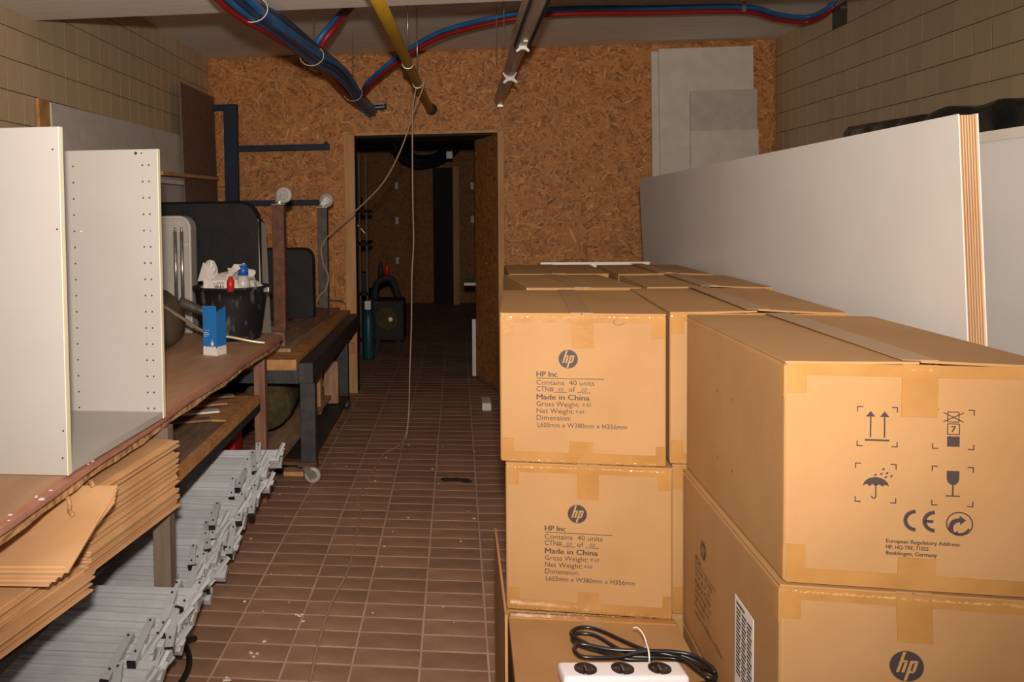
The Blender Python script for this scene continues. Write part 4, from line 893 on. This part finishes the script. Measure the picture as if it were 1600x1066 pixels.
tb = thing('black_tub', (-.95, 5.1, .712), 'smaller black tub between the two rusty trolley posts', 'tub')
mb = MB(); tub(mb, -1.24, -.835, .7135, 1.115, 4.95, 5.40, .06); build(mb, 'shell', 'black_plastic', tb)
sc_ = thing('grey_suitcase', (-1.5, 4.12, .64), 'upright grey hard case with two metal handle tubes on its back', 'suitcase')
def rr_rect(x0, x1, z0, z1, r, n=6):
    pts = []
    for (cx, cz, s0) in ((x1 - r, z0 + r, -90), (x1 - r, z1 - r, 0), (x0 + r, z1 - r, 90), (x0 + r, z0 + r, 180)):
        for k in range(n + 1): an = math.radians(s0 + 90 * k / n); pts.append((cx + r * math.cos(an), cz + r * math.sin(an)))
    return pts
mb = MB(); mb.prism(rr_rect(-1.72, -1.290, .642, 1.322, .06), (1, 0, 0), (0, 0, 1), (0, 1, 0), (0, 4.105, 0), .085); build(mb, 'shell', 'suitcase', sc_)
mb = MB(); P = rr_rect(-1.712, -1.298, .65, 1.314, .055); mb.tube([(a, 4.104, b) for a, b in P + [P[0]]], .0055, 6, cap=False); build(mb, 'rim', 'grey_panel', sc_, True)
for x in (-1.368, -1.335):
    mb = MB(); mb.tube([(x, 4.098, .86), (x, 4.098, 1.245)], .0095, 10); mb.tube([(x, 4.098, 1.245), (x, 4.098, 1.265)], .006, 8); build(mb, 'handle_tube', 'galvanised', sc_, True)
for z_ in (1.305, 1.282): mb = MB(); mb.box((-1.44, 4.098, z_ - .003), (-1.375, 4.105, z_ + .003)); build(mb, 'rib', 'grey_panel_dark', sc_)
for z_ in (1.18, .93): mb = MB(); mb.box((-1.335, 4.099, z_ - .006), (-1.298, 4.105, z_ + .006)); build(mb, 'strap_slot', 'grey_panel_dark', sc_)
# under the wheeled bench
mb = MB(); mb.tube([(-1.03, 4.50, .30), (-1.03, 4.6, .30), (-1.12, 5.9, .30)], [.130, .140, .14], 22); mb2 = mb
tag(build(mb, 'carpet_roll', 'carpet_roll', smooth=True), 'olive brown carpet roll lying under the wheeled bench', 'carpet roll')
for k, (x0, x1, y0, y1, z_, w_) in enumerate(((-.93, -.86, 3.90, 5.65, .16, .13), (-1.02, -1.00, 4.3, 5.9, .052, .20), (-.83, -.80, 4.25, 5.66, .012, .10))):
    mb = MB(); mb.bar((x0, y0, z_ - .03 * (k == 0)), (x1, y1, z_), w_, .022); tag(build(mb, 'timber_plank', 'dirty_wood_light' if k != 2 else 'timber'), ['raised plank sloping under the wheeled bench beside the carpet roll', 'wide low plank supporting the carpet roll under the wheeled bench', 'thin plank lying on the floor tiles below the wheeled bench'][k], 'plank')
mb = MB(); mb.box((-1.12, 4.35, .0), (-.94, 4.42, .039)); mb.box((-1.12, 5.5, .0), (-.94, 5.57, .039)); mb.box((-.99, 4.7, .065), (-.90, 4.78, .10))
for k, (x, y, z0, z1) in enumerate(((-.865, 5.15, .113, .42), (-.80, 5.45, .112, .38))):
    q = MB(); q.bbox((x - .05, y - .04, z0), (x + .04, y + .04, z1), .003); tag(build(q, 'wood_block', 'dirty_wood_light' if k else 'timber'), ['nearer', 'farther'][k] + ' upright wood block under the wheeled bench by its far legs', 'wood block')
tag(build(mb, 'bearer_blocks', 'timber'), 'low wooden bearers lying under the planks of the wheeled bench', 'bearers')
mb = MB(); mb.bbox((-1.30, 4.02, .0), (-1.07, 4.18, .262), .02, 3); tag(build(mb, 'red_canister', 'red_plastic'), 'red plastic canister behind the grey steel trestle bars', 'canister')

# ------------------------------------------------------------------ far room things seen through the doorway
rk2 = thing('storage_rack', (-.95, 8.0, 0), 'grey steel shelf rack inside the dark far room', 'rack')
for x in (-.90, -.835):
    mb = MB(); mb.box((x - .008, 8.0, 0), (x + .008, 8.02, 1.86)); build(mb, 'upright', 'steel_old', rk2)
for z_ in (1.32, 1.02, .55, .12):
    mb = MB(); mb.box((-1.5, 8.0, z_), (-.83, 8.5, z_ + .03)); build(mb, 'shelf', 'dark_frame', rk2)
mb = MB(); mb.bar((-1.0, 8.01, 1.30), (-.85, 8.01, 1.13), .012, .006); build(mb, 'brace', 'galvanised', rk2)
mb = MB()
for k in range(7):
    x, z_ = R.uniform(-1.2, -.9), (1.05, .58, 1.35)[k % 3]; q = MB(); q.bbox((x - .05, 8.05, z_ + .001), (x + .05, 8.2, z_ + R.uniform(.1, .2)), .008)
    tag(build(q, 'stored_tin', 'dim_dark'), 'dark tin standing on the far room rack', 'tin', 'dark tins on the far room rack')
cy_ = thing('gas_cylinder', (-.79, 7.75, 0), 'teal gas cylinder just inside the far room', 'gas cylinder')
mb = MB(); mb.lathe([(1e-4, 0), (.05, 0), (.055, .02), (.055, .36), (.04, .42), (.02, .45), (1e-4, .45)], (-.80, 7.72, 0), 20); build(mb, 'tank', 'teal', cy_, True)
mb = MB(); mb.bbox((-.83, 7.70, .4502), (-.775, 7.74, .53), .004); build(mb, 'valve', 'white_card', cy_)
cm = thing('compressor', (-.6, 8.1, 0), 'machine with a round pale guard in the far room', 'machine')
mb = MB(); mb.disc((-.655, 8.0, .335), .105, (0, 1, 0), .03, 28); build(mb, 'guard_disc', 'carpet_roll', cm)
mb = MB(); mb.disc((-.62, 7.98, .33), .02, (0, 1, 0), .02, 14); build(mb, 'hub', 'galvanised', cm)
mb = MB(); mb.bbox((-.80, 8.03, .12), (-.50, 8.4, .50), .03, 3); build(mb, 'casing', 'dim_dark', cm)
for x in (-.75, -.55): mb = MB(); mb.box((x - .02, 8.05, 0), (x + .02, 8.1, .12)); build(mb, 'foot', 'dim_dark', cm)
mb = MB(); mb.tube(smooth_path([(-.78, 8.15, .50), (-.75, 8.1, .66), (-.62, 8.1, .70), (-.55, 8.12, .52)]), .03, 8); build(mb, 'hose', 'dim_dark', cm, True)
for k, (x, z_) in enumerate(((-.72, .715), (-.66, .715))):
    q = MB(); q.lathe([(1e-4, 0), (.025, 0), (.025, .10), (.01, .13), (1e-4, .14)], (x, 8.14, z_), 12); tag(build(q, 'spray_can', ['dim_dark', 'red_plastic'][k], smooth=True), ['dark can', 'red can'][k] + ' on top of the machine in the far room', 'can')
wt = thing('far_table', (.3, 8.3, 0), 'table end with a pale edge at the right of the far room', 'table')
mb = MB(); mb.box((.06, 8.0, .64), (.9, 8.6, .665)); build(mb, 'tabletop', 'white_panel', wt)
for x in (.5, .85): mb = MB(); mb.box((x, 8.1, 0), (x + .04, 8.14, .64)); build(mb, 'leg', 'dark_frame', wt)
fb = thing('pipe_bundle', (-.5, 8, 2.2), 'dark tube bundle continuing through the far room ceiling', 'pipes')
mb = MB(); mb.tube(smooth_path([(-.64, 6.9, 2.06), (-.62, 8, 2.10), (-.60, 9.2, 1.99), (-.46, 9.8, 1.90), (-.25, 10.4, 1.95), (-.05, 11.0, 2.1), (.0, 11.3, 2.2)]), .07, 10); build(mb, 'tube', 'tube_dark', fb, True)
for a, b in (((-.25, 10.2, 2.486), (-.10, 10.2, 2.02)), ((.1, 10.2, 2.486), (-.06, 10.2, 2.02)), ((.18, 10.3, 2.486), (.40, 10.3, 1.9))):
    mb = MB(); mb.tube([a, b], .02, 6); build(mb, 'cable', 'dim_dark', fb, True)
mb = MB(); mb.tube([(-.60, 9.2, 1.99), (-.60, 9.2, 2.486)], .004, 6); build(mb, 'hanger_rod', 'dim_dark', fb)
mb = MB(); mb.bbox((-.12, 10.12, 1.93), (-.04, 10.2, 2.02), .01); build(mb, 'junction_box', 'clear_white', fb)
# small things on the floor beside the cartons
mb = MB(); mb.bbox((.155, 5.75, 0), (.215, 5.95, .05), .004); tag(build(mb, 'white_block', 'white_card'), 'small white block on the floor beside the cartons near the doorway', 'block')
